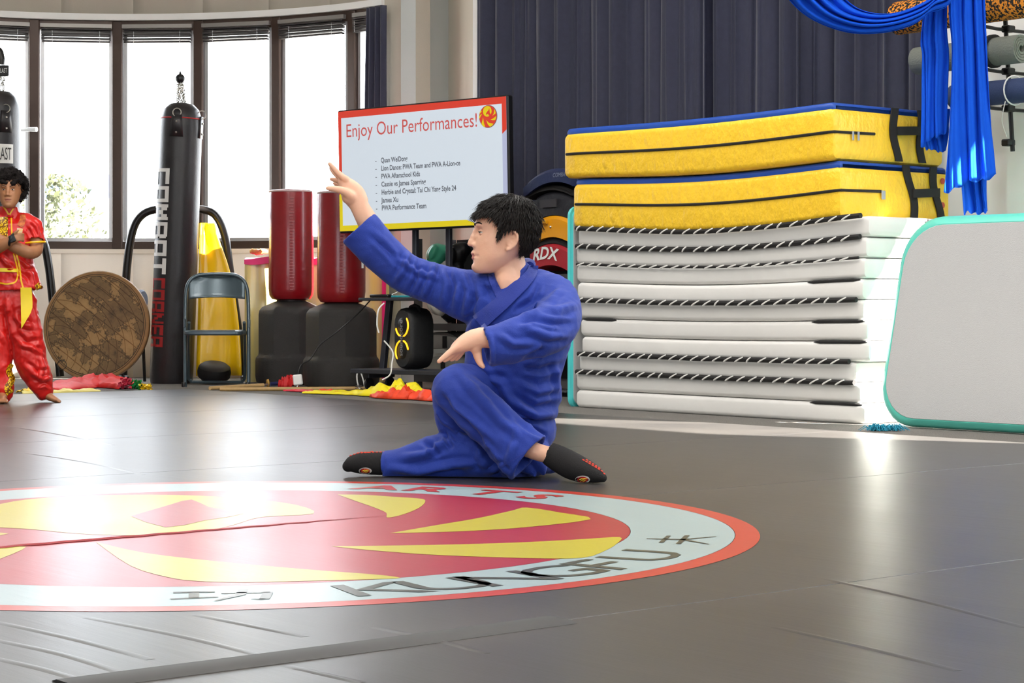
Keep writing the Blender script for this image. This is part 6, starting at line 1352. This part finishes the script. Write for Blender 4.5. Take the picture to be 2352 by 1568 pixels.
obj('embroidery', ribbon(jb2, [(52, 492), (52, 505), (46, 520)], [6, 8], 0.003, 0.0), mat('embroidery', srgb(214, 120, 30), 0.5, col2=srgb(150, 30, 20), vscale=60), jk2)
obj('embroidery', ribbon(jb2, [(46, 524), (45, 532), (44, 538)], [7, 6], 0.003, 0.0), mat('embroidery_gold', srgb(240, 180, 50), 0.5, col2=srgb(200, 190, 180), vscale=60), jk2)
for py in (496, 545, 618): obj('frog_button', MB().tube([p for p in (hit(jb2, 17, py, 0.004), hit(jb2, 24, py+1, 0.006), hit(jb2, 31, py, 0.004)) if p is not None] or [P(20, py, KY-.1), P(30, py, KY-.1)], 0.005, 6), M_satin, jk2)
obj('sash', ribbon(jb2, [(-40, 618), (-10, 619), (20, 620), (42, 621)], [4.5, 4], 0.008, 0.0), M_sash, jk2)
T2 = MB()
limb(T2, K_([(18, 655, .04, 56, .085), (18, 700, .04, 58, .09)]), n=30)
limb(T2, K_([(-8, 690, .04, 36, .085), (-8, 770, .035, 35, .078), (-4, 850, .03, 31, .068), (4, 892, .03, 27, .06), (6, 908, .03, 22, .05)]), n=26)
limb(T2, K_([(42, 690, .04, 40, .085), (58, 770, .035, 39, .08), (76, 840, .04, 35, .072), (96, 884, .055, 27, .062), (103, 898, .06, 22, .05)]), n=26)
t2 = remesh(T2, 0.0065, 4)
sculpt_lines(t2, [(R_((30, 720), (50, 745), (85, 752)), 6, 5), (R_((35, 760), (60, 785), (95, 780)), 6, -5), (R_((45, 790), (75, 800), (100, 815)), 5, 5), (R_((60, 830), (85, 850), (112, 850)), 5, -5), (R_((70, 855), (95, 870), (120, 868)), 5, 5), (R_((85, 885), (105, 880), (122, 890)), 4, -4), (R_((15, 690), (22, 740), (30, 770)), 6, 4), (R_((0, 760), (15, 790), (20, 830)), 6, 4), (R_((60, 690), (75, 730), (82, 770)), 6, -4), (R_((90, 815), (98, 840), (92, 870)), 5, 5)])
wrinkle(t2, 0.009, 11, (1, 1, 0.8), 8); wrinkle(t2, 0.003, 30, (1, 1, 1), 2)
for v in t2.vertices:
    if v.co.z < 0.003: v.co.z = 0.003
tb2 = bvh_of(t2); tk2 = mesh_obj('trousers', t2, M_satin, kid)
obj('sequin_flame', ribbon(tb2, [(28, 836), (20, 852), (28, 870), (18, 890), (24, 904)], [5, 9], 0.004, 0.0), M_seq, tk2)
ts = []
for k in range(9):
    s_ = k/8; pxl = lerp(47, 49, s_); wd = 27*(1-abs(s_-0.35)*0.15) if s_ < 0.55 else lerp(27, 1.5, (s_-0.55)/0.45)
    py = lerp(660, 756, s_); d_ = 0.006*math.sin(s_*5); ts.append([P(pxl, py, KY-.088+d_+.01*s_), P(pxl+wd, py-lerp(0, 12, s_)*0.3, KY-.082+d_), P(pxl+wd, py-lerp(0, 12, s_)*0.3, KY-.076+d_), P(pxl, py, KY-.082+d_+.01*s_)])
obj('sash_tail', MB().rings(ts), M_sash, jk2)
wc = hit(kbv, 28, 548, 0.004) or P(28, 548, KY-.2)
wt = MB(); rw = 0.034
obj('watch', MB().box(wc, (0.034, 0.012, 0.040), Vector((.9, 0, .35)).normalized(), Vector((0, 1, 0)), Vector((-.35, 0, .9)).normalized(), ch=0.004), M_plastic, kid, False)
obj('watch_strap', MB().tube([P(27, 550, KY-.155)+Vector((0.35, 0, 0.9)).normalized()*(0.034*math.cos(a))*1.0+Vector((0, 0.030*math.sin(a), 0)) for a in [2*PI*i/20 for i in range(20)]], 0.008, 6, True), M_plastic, kid)
